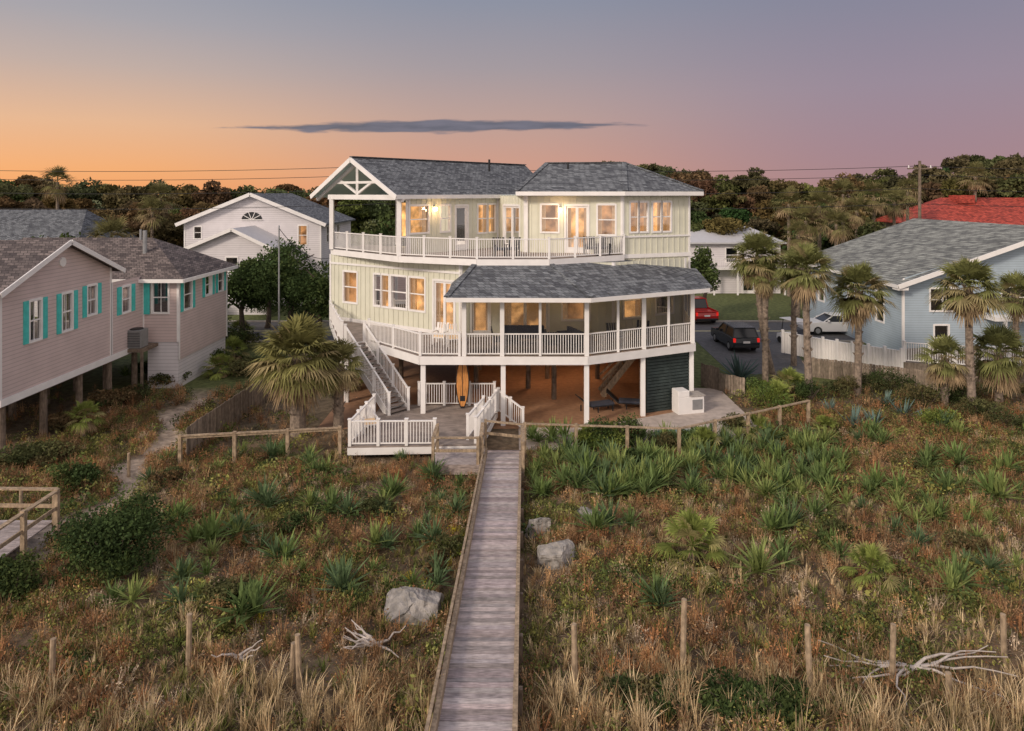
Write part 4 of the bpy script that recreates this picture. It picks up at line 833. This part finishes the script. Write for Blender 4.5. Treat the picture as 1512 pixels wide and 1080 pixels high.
brp=[(.31,.18,.095),(.23,.14,.08),(.41,.26,.14),(.36,.18,.085)]
gnp=[(.17,.18,.06),(.12,.15,.045),(.22,.23,.075),(.28,.27,.08)]
R3=lambda X: rs.rand(len(X))
X,Y_=region(170000,8.5,34,.8); m=okmask(X,Y_); X,Y_=X[m],Y_[m]; n=len(X)
P=np.stack([X,Y_,hgt(X,Y_)+rs.uniform(.005,.10,n)],-1); nn_=noise2(X*1.3,Y_*1.3)[:,None]; pal=np.array(tanp+brp+brp+gnp+gnp); c=pal[rs.randint(len(pal),size=n)]*rs.uniform(.45,1.1,(n,1))*(.75+.4*nn_)
GA.add(leafq(P,.038,.35,.45),np.repeat(c,4,0))
place(8500,8.5,31,.9,gt,.6,1.4,tanp,lambda X,Y_:(noise2(X+3,Y_)+.28*(X>0)+.15*(Y_<15)+.3*R3(X))>.78)
place(7500,8.5,31,.9,gt,.7,1.4,gnp+tanp[3:],lambda X,Y_:(noise2(X-5,Y_+4)+.4*R3(X))>.72)
place(9500,8.5,34,.82,sh,.5,1.5,gnp,lambda X,Y_:(noise2(X+9,Y_+9)+.35*R3(X)-.10*((X>3)&(Y_<24)))>.68)
place(7500,8.5,34,.8,sheed,.6,1.6,brp,lambda X,Y_:(noise2(X-2,Y_-7)+.4*R3(X)+.12*(Y_>20))>.68)
place(3000,8.5,34,.8,sheed,.6,1.3,[(.54,.43,.31),(.54,.33,.16)],lambda X,Y_:noise2(X+1,Y_+2)>.45)
place(1700,8,13.6,1.2,gtall,.6,1.3,tanp,lambda X,Y_:(noise2(X*1.2,Y_*2)+.5*R3(X)+.1*(X<-1))>.72)
place(300,15,22,1,sheed,.6,1.0,[(.60,.52,.05)],lambda X,Y_:(X>-6)&(X<-1)&(R3(X)<.35))
place(2200,24,38,1,sh,.8,2.2,gnp+olive,lambda X,Y_:(np.abs(X)>9))
place(2200,24,38,1,sheed,.8,1.9,brp,lambda X,Y_:(np.abs(X)>9))
place(420,20,31,1,sh,1.5,2.8,gnp+dgreen,lambda X,Y_:(noise2(X+4,Y_+1)>.5))
place(500,11,24,1,sh,1.2,2.2,dgreen+gnp,lambda X,Y_:(noise2(X+9,Y_+9)>.6))
GA.build('dune_grass_and_ground_cover','grass')
def drift(px,py,n,L,seed):
    x,y,z=ground_at(px,py); r=random.Random(seed); o=Obj('driftwood_branches'); p=o.p('branches','drift')
    for i in range(n):
        a=r.uniform(-.6,.6)+(0 if r.random()<.5 else 3.14); q=Vector((x,y,z+.2)); rr=.04
        for j in range(5):
            e=q+Vector((math.cos(a)*L/5,math.sin(a)*L/5,r.uniform(-.04,.11))); p.cyl(q,e,rr,rr*.75,6); q=e; rr*=.75; a+=r.uniform(-.4,.4)
    o.build()
drift(555,965,12,.7,1); drift(1350,1000,12,1.9,2); drift(350,985,4,.5,4)
# ================================================================= world
W=bpy.data.worlds.new('World'); SC.world=W; W.use_nodes=True; nt=W.node_tree; nt.nodes.clear(); L=nt.links
def mth(op,a,b=None,c=None):
    n=nt.nodes.new('ShaderNodeMath'); n.operation=op
    for i,xx in enumerate((a,b,c)):
        if xx is None: continue
        if isinstance(xx,(int,float)): n.inputs[i].default_value=xx
        else: L.new(xx,n.inputs[i])
    return n.outputs[0]
def mixc(f_,a,b):
    n=nt.nodes.new('ShaderNodeMix'); n.data_type='RGBA'; L.new(f_,n.inputs[0])
    for i,xx in((6,a),(7,b)):
        if isinstance(xx,tuple): n.inputs[i].default_value=rgba(xx)
        else: L.new(xx,n.inputs[i])
    return n.outputs[2]
def mr(x_,a,b,c=0,d=1):
    n=nt.nodes.new('ShaderNodeMapRange'); n.interpolation_type='SMOOTHSTEP'; L.new(x_,n.inputs[0])
    for i,q in enumerate((a,b,c,d)): n.inputs[i+1].default_value=q
    return n.outputs[0]
tc=nt.nodes.new('ShaderNodeTexCoord'); sp=nt.nodes.new('ShaderNodeSeparateXYZ'); L.new(tc.outputs['Generated'],sp.inputs[0]); x_,y_,z_=sp.outputs
def ramp(stops):
    n=nt.nodes.new('ShaderNodeValToRGB'); e=n.color_ramp.elements
    e[0].position=stops[0][0]; e[0].color=rgba(stops[0][1]); e[1].position=stops[-1][0]; e[1].color=rgba(stops[-1][1])
    for p_,c_ in stops[1:-1]: q=e.new(p_); q.color=rgba(c_)
    L.new(z_,n.inputs[0]); return n.outputs[0]
left=ramp([(0,(.86,.36,.14)),(.03,(.86,.41,.18)),(.09,(.76,.46,.29)),(.16,(.52,.41,.37)),(.22,(.38,.365,.40)),(.27,(.31,.33,.395)),(1,(.45,.47,.6))])
mid=ramp([(0,(.68,.33,.22)),(.05,(.60,.335,.26)),(.11,(.50,.345,.31)),(.18,(.37,.32,.345)),(.27,(.265,.285,.36)),(1,(.45,.47,.6))])
right=ramp([(0,(.40,.235,.245)),(.06,(.365,.24,.28)),(.14,(.32,.255,.32)),(.27,(.225,.235,.32)),(1,(.45,.47,.6))])
c=mixc(mr(x_,-.52,-.02),left,mid); c=mixc(mr(x_,-.05,.5),c,right)
back_fill=mr(y_,.15,-.5); c=mixc(back_fill,c,(1.0,.88,.84))  # unseen sky behind the camera, brightened as added fill for the house front
uu=mth('DIVIDE',x_,mth('MAXIMUM',y_,.05)); vv=mth('DIVIDE',z_,mth('MAXIMUM',y_,.05))
cbn=nt.nodes.new('ShaderNodeCombineXYZ'); L.new(mth('MULTIPLY',uu,9.0),cbn.inputs[0]); L.new(mth('MULTIPLY',vv,60.0),cbn.inputs[1])
nn=nt.nodes.new('ShaderNodeTexNoise'); nn.inputs['Scale'].default_value=1.6; nn.inputs['Detail'].default_value=5; L.new(cbn.outputs[0],nn.inputs['Vector'])
nz=mth('SUBTRACT',nn.outputs['Fac'],.5)
uc=mth('DIVIDE',mth('ADD',uu,.105),.31); prof=mth('SUBTRACT',1.0,mth('POWER',mth('ABSOLUTE',uc),2.0))
cy=mth('ADD',mth('MULTIPLY',uc,.0025),.0975)
dd=mth('ABSOLUTE',mth('SUBTRACT',vv,cy))
ins=mth('SUBTRACT',mth('ADD',mth('MULTIPLY',prof,.0098),mth('MULTIPLY',nz,.016)),dd)
cm=mth('MULTIPLY',mr(ins,-.0012,.004),mth('GREATER_THAN',y_,.1)); cm=mth('MULTIPLY',cm,.93)
ccol=mixc(mr(nz,-.2,.2),(.10,.115,.16),(.16,.165,.22))
c=mixc(cm,c,ccol)
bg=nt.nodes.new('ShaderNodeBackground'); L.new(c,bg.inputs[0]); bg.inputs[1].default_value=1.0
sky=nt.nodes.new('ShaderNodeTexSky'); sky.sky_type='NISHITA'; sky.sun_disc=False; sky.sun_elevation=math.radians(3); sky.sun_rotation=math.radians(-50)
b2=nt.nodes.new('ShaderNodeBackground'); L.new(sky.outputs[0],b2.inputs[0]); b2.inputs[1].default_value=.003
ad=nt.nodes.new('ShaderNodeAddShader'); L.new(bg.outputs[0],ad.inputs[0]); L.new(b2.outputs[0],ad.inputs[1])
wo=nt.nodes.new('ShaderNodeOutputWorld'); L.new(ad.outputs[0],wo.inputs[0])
sl=bpy.data.lights.new('front_left_fill','SUN'); sl.energy=2.3; sl.angle=math.radians(10); sl.color=(1,.85,.70); so=bpy.data.objects.new('front_left_fill',sl); SC.collection.objects.link(so)  # added soft fill from front left; the real sun is down behind the scene
dv=Vector((.70,.70,-.52)); so.rotation_euler=dv.to_track_quat('-Z','Y').to_euler()
cam=bpy.data.cameras.new('camera'); co=bpy.data.objects.new('camera',cam); SC.collection.objects.link(co); co.location=(0,0,CH); co.rotation_euler=(math.radians(90),0,0)
cam.sensor_width=36; cam.lens=24; cam.shift_y=-255/1512; cam.clip_end=4000; cam.clip_start=.1; SC.camera=co
SC.view_settings.view_transform='Standard'; SC.view_settings.look='None'; SC.view_settings.exposure=0
